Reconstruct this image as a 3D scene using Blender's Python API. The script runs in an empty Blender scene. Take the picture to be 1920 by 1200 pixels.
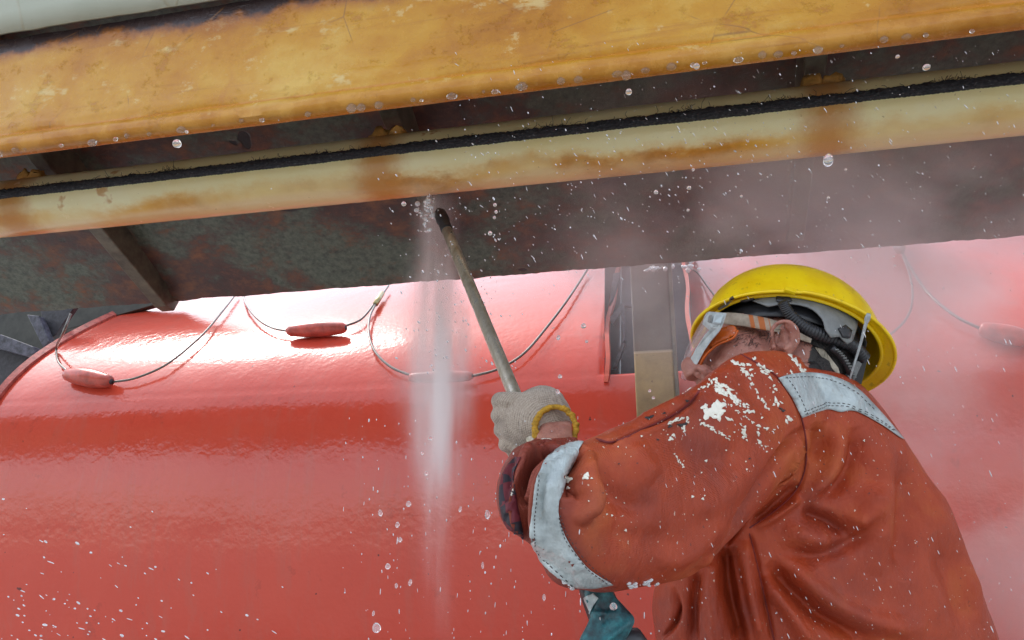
import bpy, bmesh, math, random
import numpy as np
from mathutils import Vector, Matrix
from mathutils.bvhtree import BVHTree
from mathutils import noise as mnoise
random.seed(7); rng = np.random.default_rng(7)
SC = bpy.context.scene
COL = SC.collection
rad = math.radians

# ------------------------------------------------------------------ camera
PITCH, YAW, FPX = rad(16.7), rad(-12.66), 1500.0
CAM = Vector((0, 0, 1.6))
cam_d = bpy.data.cameras.new('camera'); cam = bpy.data.objects.new('camera', cam_d); COL.objects.link(cam)
cam_d.sensor_width = 36; cam_d.lens = 36 * FPX / 1920; cam_d.clip_start = 0.02; cam_d.clip_end = 500
cam.location = CAM; cam.rotation_euler = (math.pi / 2 + PITCH, 0, 0)
SC.camera = cam

# ------------------------------------------------------------------ light
W = bpy.data.worlds.new('World'); SC.world = W; W.use_nodes = True
wn = W.node_tree; wn.nodes.clear()
SUN_EL, SUN_AZ = rad(57), rad(308)          # azimuth clockwise from +Y: high, beyond the hull and a little to the left
sky = wn.nodes.new('ShaderNodeTexSky'); sky.sky_type = 'NISHITA'; sky.sun_disc = False
sky.sun_elevation = SUN_EL; sky.sun_rotation = SUN_AZ; sky.dust_density = 1.6; sky.air_density = 1.0
hs = wn.nodes.new('ShaderNodeHueSaturation'); hs.inputs['Saturation'].default_value = 0.45
bg = wn.nodes.new('ShaderNodeBackground'); bg.inputs['Strength'].default_value = 0.15
wo = wn.nodes.new('ShaderNodeOutputWorld')
wn.links.new(sky.outputs[0], hs.inputs['Color']); wn.links.new(hs.outputs[0], bg.inputs[0]); wn.links.new(bg.outputs[0], wo.inputs[0])
sd = bpy.data.lights.new('sun', 'SUN'); sun = bpy.data.objects.new('sun', sd); COL.objects.link(sun)
sd.energy = 0.5; sd.angle = rad(16); sd.color = (1.0, 0.965, 0.91)
sdir = Vector((math.sin(SUN_AZ) * math.cos(SUN_EL), math.cos(SUN_AZ) * math.cos(SUN_EL), math.sin(SUN_EL)))
sun.rotation_euler = sdir.to_track_quat('Z', 'Y').to_euler(); sun.location = (0, -6, 12)
SC.view_settings.view_transform = 'Standard'; SC.view_settings.look = 'None'
SC.view_settings.exposure = 1.55; SC.view_settings.gamma = 1.0; SC.view_settings.use_curve_mapping = False
SC.cycles.use_denoising = True
SC.cycles.max_bounces = 12; SC.cycles.volume_bounces = 10; SC.cycles.transparent_max_bounces = 12
SC.cycles.volume_step_rate = 1.0; SC.cycles.volume_max_steps = 128
SC.cycles.sample_clamp_indirect = 6

# ------------------------------------------------------------------ pixel helpers (a pixel of the 1920 x 1200 photograph plus a real distance gives a point)
cp, sp_ = math.cos(PITCH), math.sin(PITCH)
cy, sy = math.cos(YAW), math.sin(YAW)
def ray(px, py):
    x, y = (px - 960) / FPX, (600 - py) / FPX
    return Vector((x, cp - y * sp_, sp_ + y * cp))          # depth 1 along the optical axis
def P(px, py, d): return CAM + ray(px, py) * d
def pix(co):                                                # world points (n,3) -> pixels, depth
    q = np.asarray(co, float) - np.array(CAM)
    d = q[:, 1] * cp + q[:, 2] * sp_
    yy = -q[:, 1] * sp_ + q[:, 2] * cp
    return 960 + FPX * q[:, 0] / d, 600 - FPX * yy / d, d
def w2l(p): return Vector((p[0] * cy + p[1] * sy, -p[0] * sy + p[1] * cy, p[2]))   # world -> dock frame (u along the beams, v away, z up)
def l2w(p): return Vector((p[0] * cy - p[1] * sy, p[0] * sy + p[1] * cy, p[2]))
def L(px, py, v):                                           # point of the ray on the plane v in the dock frame
    r = w2l(ray(px, py)); c = w2l(CAM)
    return c + r * ((v - c.y) / r.y)

# ------------------------------------------------------------------ object helpers
def link(name, verts, faces, mat=None, parent=None, frame=False, smooth=True, uvs=None):
    me = bpy.data.meshes.new(name)
    me.from_pydata([tuple(v) for v in verts], [], [tuple(f) for f in faces]); me.validate()
    me.update()
    if smooth: me.polygons.foreach_set('use_smooth', [True] * len(me.polygons))
    o = bpy.data.objects.new(name, me); COL.objects.link(o)
    if mat: me.materials.append(mat)
    if frame: o.rotation_euler.z = YAW
    if parent:
        o.parent = parent
        if frame and parent.get('_frame'): o.rotation_euler.z = 0
    return o
def root(name, loc=(0, 0, 0), rz=0, frame=False):
    o = bpy.data.objects.new(name, None); COL.objects.link(o); o.location = loc; o.rotation_euler.z = YAW if frame else rz
    if frame: o['_frame'] = 1
    o.empty_display_size = 0.05
    return o
def tag(o, label=None, cat=None, group=None, kind=None):
    if label: o['label'] = label
    if cat: o['category'] = cat
    if group: o['group'] = group
    if kind: o['kind'] = kind
    return o
def sharp(o, ang=35):
    me = o.data
    bm = bmesh.new(); bm.from_mesh(me)
    for e in bm.edges:
        if len(e.link_faces) == 2 and e.calc_face_angle(0) > rad(ang): e.smooth = False
    bm.to_mesh(me); bm.free()
    return o
def bevel(o, w=0.002, seg=2):
    m = o.modifiers.new('bevel', 'BEVEL'); m.width = w; m.segments = seg; m.limit_method = 'ANGLE'; m.angle_limit = rad(35)
    return o
class Buf:
    def __init__(s): s.v = []; s.f = []
    def add(s, v, f):
        n = len(s.v); s.v += [tuple(x) for x in v]; s.f += [tuple(i + n for i in q) for q in f]
def prism(poly, off):                                       # closed prism from a 3D polygon and an offset vector
    n = len(poly); o = Vector(off)
    v = [Vector(p) for p in poly] + [Vector(p) + o for p in poly]
    f = [tuple(range(n))[::-1], tuple(range(n, 2 * n))] + [(i, (i + 1) % n, n + (i + 1) % n, n + i) for i in range(n)]
    return v, f
def box(c, s, rot=None):
    v = [Vector((x * s[0] / 2, y * s[1] / 2, z * s[2] / 2)) for x in (-1, 1) for y in (-1, 1) for z in (-1, 1)]
    if rot is not None: v = [rot @ p for p in v]
    return [p + Vector(c) for p in v], [(0, 1, 3, 2), (4, 6, 7, 5), (0, 4, 5, 1), (2, 3, 7, 6), (0, 2, 6, 4), (1, 5, 7, 3)]
def catmull(pts, n):
    pts = [np.array(p, float) for p in pts]
    q = [2 * pts[0] - pts[1]] + pts + [2 * pts[-1] - pts[-2]]
    out = []; m = len(pts) - 1
    for k in range(n):
        t = k / (n - 1) * m; i = min(int(t), m - 1); t -= i
        a, b, c, d = q[i:i + 4]
        out.append(0.5 * ((2 * b) + (-a + c) * t + (2 * a - 5 * b + 4 * c - d) * t * t + (-a + 3 * b - 3 * c + d) * t ** 3))
    return out
def tube(pts, r, seg=8, cap=True, rr=None):
    pts = [Vector(p) for p in pts]; n = len(pts); v = []; f = []
    t0 = (pts[1] - pts[0]).normalized(); up = t0.orthogonal().normalized()
    for i, p in enumerate(pts):
        t = (pts[min(i + 1, n - 1)] - pts[max(i - 1, 0)]).normalized()
        up = (up - t * up.dot(t)).normalized(); sd_ = t.cross(up)
        R_ = rr[i] if rr is not None else r
        for k in range(seg):
            a = 2 * math.pi * k / seg; v.append(p + (up * math.cos(a) + sd_ * math.sin(a)) * R_)
    for i in range(n - 1):
        for k in range(seg):
            a, b = i * seg + k, i * seg + (k + 1) % seg
            f.append((a, b, b + seg, a + seg))
    if cap: f += [tuple(range(seg))[::-1], tuple(range((n - 1) * seg, n * seg))]
    return v, f
def ellipsoid(c, ax, nu=16, nv=10):                         # ax: three axis vectors
    c = Vector(c); ax = [Vector(a) for a in ax]; v = [c + ax[2]]; f = []
    for j in range(1, nv):
        th = math.pi * j / nv
        for i in range(nu):
            ph = 2 * math.pi * i / nu
            v.append(c + ax[0] * (math.sin(th) * math.cos(ph)) + ax[1] * (math.sin(th) * math.sin(ph)) + ax[2] * math.cos(th))
    v.append(c - ax[2]); last = len(v) - 1
    for i in range(nu): f.append((0, 1 + i, 1 + (i + 1) % nu)); f.append((last, last - nu + (i + 1) % nu, last - nu + i))
    for j in range(nv - 2):
        for i in range(nu):
            a, b = 1 + j * nu + i, 1 + j * nu + (i + 1) % nu
            f.append((a, a + nu, b + nu, b))
    return v, f
def grid(fn, nu, nv, wrap=False):
    v = [fn(i / (nu if wrap else nu - 1), j / (nv - 1)) for j in range(nv) for i in range(nu)]; f = []
    for j in range(nv - 1):
        for i in range(nu if wrap else nu - 1):
            a = j * nu + i; b = j * nu + (i + 1) % nu
            f.append((a, b, b + nu, a + nu))
    return v, f
def nz(x, y, z, s=1.0, o=4): return mnoise.fractal((x * s, y * s, z * s), 1.0, 2.0, o)

# ------------------------------------------------------------------ material helper
class Mat:
    def __init__(s, name, base=(0.5, 0.5, 0.5), rough=0.5, metal=0.0, **kw):
        s.m = bpy.data.materials.new(name); s.m.use_nodes = True; s.t = s.m.node_tree
        s.b = s.t.nodes['Principled BSDF']; s.out = s.t.nodes['Material Output']
        s.set('Base Color', base); s.set('Roughness', rough); s.set('Metallic', metal)
        for k, v in kw.items(): s.set(k.replace('_', ' '), v)
        s.tc = s.t.nodes.new('ShaderNodeTexCoord')
    def set(s, k, v):
        i = s.b.inputs[k]
        if hasattr(v, 'links'): s.t.links.new(v, i)
        elif isinstance(v, tuple): i.default_value = v + (1,) if len(v) == 3 else v
        else: i.default_value = v
    def put(s, i, v):
        if hasattr(v, 'links'): s.t.links.new(v, i)
        elif isinstance(v, tuple): i.default_value = v + (1,) if len(v) == 3 and i.type == 'RGBA' else v
        else: i.default_value = v
    @property
    def obj(s): return s.tc.outputs['Object']
    def map(s, scale=(1, 1, 1), loc=(0, 0, 0), rot=(0, 0, 0), vec=None):
        n = s.t.nodes.new('ShaderNodeMapping'); s.put(n.inputs[0], vec or s.obj)
        n.inputs['Scale'].default_value = scale; n.inputs['Location'].default_value = loc; n.inputs['Rotation'].default_value = rot
        return n.outputs[0]
    def noise(s, sc, det=5, ro=0.55, vec=None, dist=0.0):
        n = s.t.nodes.new('ShaderNodeTexNoise'); s.put(n.inputs['Vector'], vec or s.obj)
        n.inputs['Scale'].default_value = sc; n.inputs['Detail'].default_value = det
        n.inputs['Roughness'].default_value = ro; n.inputs['Distortion'].default_value = dist
        return n.outputs['Fac']
    def vor(s, sc, feat='F1', vec=None, out='Distance', rnd=1.0):
        n = s.t.nodes.new('ShaderNodeTexVoronoi'); n.feature = feat; s.put(n.inputs['Vector'], vec or s.obj)
        n.inputs['Scale'].default_value = sc; n.inputs['Randomness'].default_value = rnd
        return n.outputs[out]
    def wave(s, sc, vec=None, dist=0, axis='X', det=0):
        n = s.t.nodes.new('ShaderNodeTexWave'); s.put(n.inputs['Vector'], vec or s.obj); n.bands_direction = axis
        n.inputs['Scale'].default_value = sc; n.inputs['Distortion'].default_value = dist; n.inputs['Detail'].default_value = det
        return n.outputs['Fac']
    def xyz(s, vec=None):
        n = s.t.nodes.new('ShaderNodeSeparateXYZ'); s.put(n.inputs[0], vec or s.obj); return n.outputs
    def attr(s, name):
        n = s.t.nodes.new('ShaderNodeAttribute'); n.attribute_name = name; return n.outputs['Fac']
    def ramp(s, fac, stops, interp='LINEAR'):
        n = s.t.nodes.new('ShaderNodeValToRGB'); s.put(n.inputs[0], fac); cr = n.color_ramp; cr.interpolation = interp
        while len(cr.elements) < len(stops): cr.elements.new(0.5)
        for e, (p, c) in zip(cr.elements, stops):
            e.position = p; c = (c,) * 3 if not isinstance(c, tuple) else c; e.color = c + (1,)
        return n.outputs[0]
    def mix(s, fac, a, b, mode='MIX'):
        n = s.t.nodes.new('ShaderNodeMix'); n.data_type = 'RGBA'; n.blend_type = mode
        s.put(n.inputs[0], fac); s.put(n.inputs[6], a); s.put(n.inputs[7], b); return n.outputs[2]
    def ma(s, op, a, b=0.0, c=0.0, clamp=False):
        n = s.t.nodes.new('ShaderNodeMath'); n.operation = op; n.use_clamp = clamp
        s.put(n.inputs[0], a); s.put(n.inputs[1], b); s.put(n.inputs[2], c); return n.outputs[0]
    def step(s, fac, lo, hi, smooth=True):                  # smoothstep 0..1
        n = s.t.nodes.new('ShaderNodeMapRange'); n.interpolation_type = 'SMOOTHSTEP' if smooth else 'LINEAR'
        s.put(n.inputs[0], fac); n.inputs[1].default_value = lo; n.inputs[2].default_value = hi; return n.outputs[0]
    def bump(s, h, strength=0.5, dist=0.002, nrm=None):
        n = s.t.nodes.new('ShaderNodeBump'); s.put(n.inputs['Height'], h); n.inputs['Strength'].default_value = strength
        n.inputs['Distance'].default_value = dist
        if nrm: s.t.links.new(nrm, n.inputs['Normal'])
        s.t.links.new(n.outputs[0], s.b.inputs['Normal']); return n.outputs[0]

# ---- painted steel, rust, hull
def m_hull():
    m = Mat('glossy_orange_hull_paint', rough=0.13)
    big = m.noise(1.3, 3)
    c = m.ramp(big, [(0.3, (0.58, 0.062, 0.036)), (0.7, (0.65, 0.088, 0.052))])
    c = m.mix(m.ma('MULTIPLY', m.step(m.noise(3, 6, .7, m.map((7, 7, .7))), .48, .72), .30), c, (0.46, 0.13, 0.095))
    c = m.mix(m.ma('MULTIPLY', m.step(m.noise(11, 8, .75), .60, .66), .30), c, (0.34, 0.05, 0.035))
    spots = m.step(m.noise(38, 2, 0.5), 0.755, 0.77)
    c = m.mix(m.ma('MULTIPLY', spots, 0.8), c, (0.05, 0.03, 0.03))
    m.set('Base Color', c)
    m.set('Roughness', m.ramp(m.noise(2.2, 5), [(0.3, 0.09), (0.75, 0.20)]))
    peel = m.noise(70, 2, 0.5); wav = m.noise(9, 2, 0.5)
    h = m.ma('ADD', m.ma('MULTIPLY', peel, 0.35), m.ma('MULTIPLY', wav, 1.0))
    m.bump(h, 0.55, 0.004)
    m.set('Specular IOR Level', 0.55)
    return m.m
def m_dark_plate():
    m = Mat('rusty_dark_steel_plate', rough=0.55)
    v = m.map((1, 1.4, 1.4))
    n1 = m.noise(3.2, 7, 0.62, v); n2 = m.noise(14, 8, 0.7, v); n3 = m.noise(70, 5, 0.7)
    green = m.ramp(n3, [(0.3, (0.050, 0.062, 0.046)), (0.7, (0.17, 0.19, 0.14))])
    rust = m.ramp(n2, [(0.3, (0.032, 0.018, 0.018)), (0.5, (0.10, 0.044, 0.034)), (0.70, (0.26, 0.105, 0.048))])
    f = m.step(m.ma('ADD', m.ma('MULTIPLY', n1, 0.6), m.ma('MULTIPLY', n2, 0.4)), 0.43, 0.55)
    c = m.mix(f, green, rust)
    sc = m.step(m.noise(5.5, 3, 0.5, v, 0.6), 0.70, 0.712)
    c = m.mix(sc, c, (0.028, 0.017, 0.018))
    speck = m.step(n3, 0.62, 0.70)
    c = m.mix(m.ma('MULTIPLY', speck, 0.5), c, (0.03, 0.022, 0.02))
    m.set('Base Color', c)
    m.set('Roughness', m.ramp(n2, [(0.3, 0.22), (0.7, 0.6)]))
    m.bump(m.ma('ADD', m.ma('MULTIPLY', n2, 0.6), m.ma('ADD', m.ma('MULTIPLY', n3, 0.5), m.ma('MULTIPLY', sc, -0.4))), 0.7, 0.004)
    return m.m
def m_yellow_beam(ztop, zbot):
    m = Mat('rust_stained_yellow_paint', rough=0.45)
    x, y, z = m.xyz()[0:3]
    n1 = m.noise(4.5, 6, 0.6, m.map((1, 1, 1.6))); n2 = m.noise(22, 6, 0.65); n3 = m.noise(120, 3, 0.6)
    c = m.ramp(m.ma('ADD', m.ma('MULTIPLY', n1, 0.75), m.ma('MULTIPLY', n2, 0.25)),
               [(0.36, (0.37, 0.135, 0.006)), (0.45, (0.46, 0.195, 0.010)), (0.55, (0.52, 0.255, 0.022)), (0.68, (0.60, 0.37, 0.075))])
    pale = m.step(m.ma('ADD', m.noise(7, 5, 0.7, m.map((1, 1, 2), (3, 1, 0))), m.ma('MULTIPLY', m.ma('SUBTRACT', z, ztop - 0.09), 0.9)), 0.60, 0.68)
    c = m.mix(m.ma('MULTIPLY', pale, 0.65), c, (0.64, 0.50, 0.22))
    fl = m.noise(16, 9, .78, m.map((1, 1, 1.3), (0, 2, 5)))
    c = m.mix(m.ma('MULTIPLY', m.step(fl, 0.60, 0.63), 0.5), c, (0.34, 0.115, 0.012))
    c = m.mix(m.ma('MULTIPLY', m.step(fl, 0.41, 0.37), 0.5), c, (0.66, 0.50, 0.22))
    streak = m.step(m.noise(9, 6, .7, m.map((0.35, 1, 5))), 0.56, 0.70)
    c = m.mix(m.ma('MULTIPLY', streak, 0.5), c, (0.33, 0.12, 0.015))
    # burnt, rusted upper edge
    e = m.ma('ADD', m.ma('SUBTRACT', z, ztop - 0.030), m.ma('MULTIPLY', m.ma('SUBTRACT', m.noise(11, 6, 0.65), 0.5), 0.075))
    c = m.mix(m.step(e, -0.022, 0.004), c, (0.33, 0.115, 0.022))
    c = m.mix(m.step(e, -0.006, 0.012), c, (0.045, 0.030, 0.030))
    # rust runs and hairline cracks
    runs = m.step(m.noise(3.5, 4, 0.6, m.map((6, 6, 0.7))), 0.60, 0.74)
    c = m.mix(m.ma('MULTIPLY', runs, 0.45), c, (0.42, 0.15, 0.03))
    crack = m.vor(5.5, 'DISTANCE_TO_EDGE', m.map((1, 1, 1), (0.3, 0, 0.2)))
    ck = m.ma('MULTIPLY', m.step(crack, 0.007, 0.002), m.step(m.noise(9, 2), 0.52, 0.60))
    c = m.mix(m.ma('MULTIPLY', ck, 0.55), c, (0.22, 0.10, 0.035))
    speck = m.step(n3, 0.70, 0.76)
    c = m.mix(m.ma('MULTIPLY', speck, 0.35), c, (0.18, 0.09, 0.03))
    # bulb along the lower edge: orange rust line in its groove
    g = m.ma('ABSOLUTE', m.ma('SUBTRACT', z, zbot + 0.031))
    c = m.mix(m.ma('MULTIPLY', m.step(m.ma('ADD', g, m.ma('MULTIPLY', n1, 0.006)), 0.009, 0.003), 0.8), c, (0.50, 0.19, 0.028))
    low = m.step(z, zbot + 0.028, zbot + 0.012)
    c = m.mix(m.ma('MULTIPLY', low, 0.6), c, m.ramp(n2, [(0.35, (0.40, 0.15, 0.015)), (0.6, (0.56, 0.26, 0.05))]))
    m.set('Base Color', c)
    m.set('Specular IOR Level', 0.35)
    m.set('Roughness', m.ramp(n2, [(0.3, 0.12), (0.7, 0.38)]))
    m.bump(m.ma('ADD', m.ma('ADD', m.ma('ADD', m.ma('MULTIPLY', m.step(fl, 0.585, 0.60), -.25), m.ma('MULTIPLY', n2, 0.5)), m.ma('MULTIPLY', n3, 0.25)), m.ma('ADD', m.ma('MULTIPLY', n1, 1.2), m.ma('MULTIPLY', pale, 0.25))), 0.5, 0.004)
    return m.m
def m_pipe(zc, r, ribs):
    m = Mat('pale_paint_with_rust_runs', rough=0.35)
    x, y, z = m.xyz()[0:3]
    n1 = m.noise(5, 6, 0.65, m.map((0.7, 1, 1))); n2 = m.noise(30, 6, 0.7); n3 = m.noise(140, 3, 0.6)
    base = m.ramp(n1, [(0.35, (0.90, 0.80, 0.38)), (0.65, (0.92, 0.88, 0.54))])
    h = m.ma('DIVIDE', m.ma('SUBTRACT', z, zc), r)
    wob = m.ma('MULTIPLY', m.ma('SUBTRACT', m.ma('ADD', m.ma('MULTIPLY', n1, .7), m.ma('MULTIPLY', m.noise(14, 7, .7, m.map((.5, 1, 1))), .3)), 0.42), 1.9)
    hh = m.ma('ADD', h, wob)
    left = m.step(x, 0.75, 0.35)                              # the right-hand stretch is clean
    band = m.ma('MULTIPLY', m.ma('MULTIPLY', m.step(hh, -0.30, -0.70), left), m.ma('ADD', .35, m.ma('MULTIPLY', m.step(m.noise(2.6, 5, .65, m.map((1, 1, 1), (7, 0, 0))), .42, .62), .65)))
    c = m.mix(m.ma('MULTIPLY', band, 0.90), base, (0.76, 0.37, 0.035))
    core = m.ma('MULTIPLY', m.ma('MULTIPLY', m.step(m.ma('ABSOLUTE', m.ma('ADD', hh, 0.72)), 0.24, 0.05), m.step(m.noise(3, 4), 0.42, 0.60)), left)
    c = m.mix(m.ma('MULTIPLY', core, 0.65), c, m.ramp(n2, [(0.35, (0.36, 0.11, 0.015)), (0.65, (0.64, 0.25, 0.035))]))
    low = m.step(m.ma('ADD', h, m.ma('MULTIPLY', wob, 0.4)), -0.78, -0.93)
    c = m.mix(m.ma('MULTIPLY', low, 0.5), c, (0.78, 0.58, 0.34))
    for ru in ribs:
        d = m.ma('ABSOLUTE', m.ma('ADD', m.ma('SUBTRACT', x, ru), m.ma('MULTIPLY', m.ma('SUBTRACT', n2, 0.5), 0.05)))
        c = m.mix(m.ma('MULTIPLY', m.step(d, 0.070, 0.006), 0.8), c, (0.56, 0.22, 0.03))
    patch = m.step(m.noise(5, 5, 0.65, m.map((1, 1, 1), (4.2, 0, 0))), 0.66, 0.69)
    c = m.mix(m.ma('MULTIPLY', patch, 0.7), c, (0.55, 0.25, 0.06))
    c = m.mix(m.ma('MULTIPLY', m.step(n3, 0.70, 0.75), 0.5), c, (0.20, 0.10, 0.05))
    m.set('Base Color', c)
    m.set('Roughness', m.ramp(n2, [(0.3, 0.10), (0.7, 0.30)]))
    m.bump(m.ma('ADD', m.ma('MULTIPLY', n2, 0.35), m.ma('ADD', m.ma('MULTIPLY', n3, 0.25), m.ma('MULTIPLY', core, 0.5))), 0.4, 0.003)
    return m.m
def m_simple(name, col, rough=0.5, metal=0, var=0.25, scale=30, bump=0.3, bd=0.001, **kw):
    m = Mat(name, rough=rough, metal=metal, **kw)
    n = m.noise(scale, 6, 0.65)
    a = tuple(c * (1 - var) for c in col); b = tuple(min(1, c * (1 + var)) for c in col)
    m.set('Base Color', m.ramp(n, [(0.3, a), (0.7, b)]))
    if bump: m.bump(n, bump, bd)
    return m.m
def m_water():
    m = Mat('water', base=(1, 1, 1), rough=0.03); m.set('Transmission Weight', 1.0); m.set('IOR', 1.33)
    return m.m
def m_foam():
    m = Mat('bright_water_drop', base=(0.92, 0.94, 0.96), rough=0.12); m.set('Transmission Weight', 0.45); m.set('IOR', 1.33)
    return m.m
WATER, FOAM = m_water(), m_foam()
BEAD = Mat('hanging_water_bead', base=(0.97, 0.95, 0.90), rough=0.04); BEAD.set('Transmission Weight', 0.95); BEAD.set('IOR', 1.33); BEAD = BEAD.m

# ================================================================== SETTING
# concrete dock floor and the far quay wall behind the viewer (seen only as a reflection in the hull)
gm = Mat('wet_concrete', rough=0.6)
gn = gm.noise(1.2, 8, 0.65); gm.set('Base Color', gm.ramp(gn, [(0.3, (0.22, 0.22, 0.21)), (0.7, (0.38, 0.37, 0.35))]))
gm.bump(gm.noise(14, 6), 0.4, 0.01)
g = link('ground', *grid(lambda s, t: Vector((-150 + 300 * s, -150 + 300 * t, 0.08)), 9, 9), gm.m, smooth=False)
tag(g, kind='structure')

# ------------------------------------------------------------------ overhead steel (all in the dock frame)
U0, U1 = -4.2, 2.6
def extrude_profile(prof, u0, u1, nu, jitter=None):          # prof: closed list of (v,z)
    n = len(prof); v = []; f = []
    for i in range(nu):
        u = u0 + (u1 - u0) * i / (nu - 1)
        for k, (a, b) in enumerate(prof):
            dv, dz = jitter(u, k) if jitter else (0, 0)
            v.append((u, a + dv, b + dz))
    for i in range(nu - 1):
        for k in range(n):
            a, b = i * n + k, i * n + (k + 1) % n
            f.append((a, a + n, b + n, b))
    f += [tuple(range(n)), tuple(range((nu - 1) * n, nu * n))[::-1]]
    return v, f
def zat(py, v, px=960): return L(px, py, v).z

# sloping dark plate behind the pipe
PA, PB = Vector((1.30, zat(165, 1.30))), Vector((1.72, zat(512, 1.72)))
pd = (PB - PA).normalized(); pn = Vector((-pd.y, pd.x))       # pn: perpendicular, towards the upper back side
if pn.y < 0: pn = -pn
PT = PA - pd * 0.52
def plate_jit(u, k):
    if k in (2, 3, 4, 5): a = 0.0045 * nz(u, 3.1, 0, 9, 5) + 0.002 * nz(u, 1, 5, 60, 2); return (pd.x * a, pd.y * a)
    return (0, 0)
prof = [PT, PB - pd * 0.045, PB - pd * 0.030 - pn * 0.007, PB - pn * 0.007, PB + pn * 0.008, PB - pd * 0.03 + pn * 0.012, PT + pn * 0.012]
dark_steel = m_dark_plate()
plate = link('steel_plate', *extrude_profile([tuple(p) for p in prof], U0, U1, 700, plate_jit), dark_steel, frame=True)
sharp(plate, 30)
tag(plate, 'wide dark rusty steel plate sloping down behind the pale pipe', 'steel plate')
# web ribs standing off the plate: parts of it
PIPE_V, PIPE_R = 1.25, 0.0575
pc = L(960, 289, PIPE_V); PIPE_Z = pc.z
rib_mat = m_simple('painted_rib_steel', (0.115, 0.105, 0.072), 0.5, var=0.6, scale=24, bump=0.5, bd=0.002)
ribs = []
for px_, py_ in ((92, 330), (742, 262), (1527, 165)):
    u = L(px_, py_, PIPE_V + 0.03).x; ribs.append(u)
def rib_poly(u, t):
    h = 0.085
    e, w = (0.014, 0.030) if t == 0 else (-0.03, 0.004)
    a = [PT + pn * .004, PB + pd * e + pn * .004, PB + pd * e - pn * w, PB - pd * (0.03 - e) - pn * (w + 0.012), PA - pd * 0.02 - pn * h, PT - pn * h]
    return [(u, p.x, p.y) for p in a]
plate['_frame'] = 1
for k_, u in enumerate(ribs + [ribs[0] - 0.85]):
    rb = link('rib', *prism(rib_poly(u - 0.018, k_), (0.036, 0, 0)), rib_mat, plate, frame=True, smooth=False); bevel(rb, 0.003)
    # bracket foot that carries the pipe
    q = [(u, PIPE_V - 0.005, PIPE_Z + PIPE_R - 0.004), (u, PIPE_V + 0.05, PIPE_Z + PIPE_R * 0.55),
         (u, PIPE_V + 0.095, PIPE_Z + 0.10), (u, PIPE_V + 0.03, PIPE_Z + 0.155)]

# pale rust-stained pipe
pipe_mat = m_pipe(PIPE_Z, PIPE_R, ribs)
def pipe_fn(s, t):
    a = 2 * math.pi * s; u = U0 + (U1 - U0) * t
    rr = PIPE_R + 0.0009 * nz(u, math.cos(a), math.sin(a), 3, 3)
    return (u, PIPE_V + rr * math.cos(a), PIPE_Z + rr * math.sin(a))
pv, pf = grid(pipe_fn, 48, 260, wrap=True)
pf += [tuple(range(48)), tuple(range(259 * 48, 260 * 48))[::-1]]
pipe = link('steel_pipe', pv, pf, pipe_mat, frame=True)
tag(pipe, 'long pale yellow pipe with orange rust stains under the beam', 'pipe')
pipe['_frame'] = 1
foot_mat = m_simple('rusty_foot_paint', (0.50, 0.27, 0.06), 0.6, var=0.5, scale=40, bump=0.6, bd=0.002)
for u in ribs:
    b = Buf()
    for s_ in (-1, 1):
        c = Vector((u + 0.005 + s_ * 0.014, PIPE_V - 0.012, PIPE_Z + PIPE_R * 0.97))
        b.add(*ellipsoid(c, [(0.020, 0, 0), (0, 0.016, -0.008), (0, 0.006, 0.012)], 16, 12))
    wv = [Vector(p) + Vector((0.010 * nz(p[0], p[1], p[2], 60, 3), 0, 0.012 * nz(p[0], p[2], p[1], 70, 3))) for p in b.v]
    link('weld_foot', wv, b.f, foot_mat, pipe, frame=True)

# ragged black rope / sealing strip on the pipe
rope_mat = Mat('tarred_rope', rough=0.75)
rn = rope_mat.noise(160, 4, 0.7, rope_mat.map((1, 2.2, 2.2))); rn2 = rope_mat.noise(30, 3)
rope_mat.set('Base Color', rope_mat.ramp(rn, [(0.35, (0.012, 0.012, 0.015)), (0.6, (0.045, 0.046, 0.052)), (0.74, (0.20, 0.20, 0.21))]))
rope_mat.bump(rn, 1.0, 0.004)
# direction on the pipe where the strip sits
view_el = math.atan2(PIPE_Z - CAM.z, PIPE_V); ang = math.pi + view_el - rad(30)
RC = (PIPE_V + math.cos(ang) * (PIPE_R + 0.002), PIPE_Z + math.sin(ang) * (PIPE_R + 0.002))
def rope_fn(s, t):
    u = U0 + (U1 - U0) * t; a = 2 * math.pi * s
    up = max(0, math.sin(a - 0.5))
    r_ = 0.0092 + 0.0011 * nz(u, 0, 0, 5, 2) + (0.0010 + 0.0022 * up) * nz(u * 1.0, math.cos(a) * .03, math.sin(a) * .03, 85, 4) + 0.0005 * math.sin(u * 900 + a * 2)
    return (u, RC[0] + r_ * math.cos(a) * 0.75, RC[1] + r_ * math.sin(a))
rv, rf = grid(rope_fn, 18, 2600, wrap=True)
rope = link('tarred_rope', rv, rf + [tuple(range(18)), tuple(range(2599 * 18, 2600 * 18))[::-1]], rope_mat.m, frame=True)
rope['_frame'] = 1
tag(rope, 'ragged black tarred rope lying along the pale pipe', 'rope')
fb = Buf()
for i in range(420):
    u = random.uniform(-1.6, 1.1)
    if random.random() < 0.35: u = random.choice([-0.62, -0.2, 0.03, 0.17, 0.42, -0.95]) + random.gauss(0, 0.02)
    a = math.pi * random.uniform(0.2, 0.75)
    p = Vector((u, RC[0] + 0.009 * math.cos(a), RC[1] + 0.010 * math.sin(a)))
    l_ = abs(random.gauss(0, 0.006)) + 0.003
    d1 = Vector((random.gauss(0, 1.2), random.uniform(-1, 0.2), random.uniform(0.1, 1.2))).normalized()
    d2 = (d1 + Vector((random.gauss(0, 1), random.gauss(0, .5), random.gauss(0, .6)))).normalized()
    fb.add(*tube([p - d1 * 0.002, p + d1 * l_ * 0.5, p + d1 * l_ * 0.5 + d2 * l_ * 0.5], 0.0004, 3))
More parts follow.
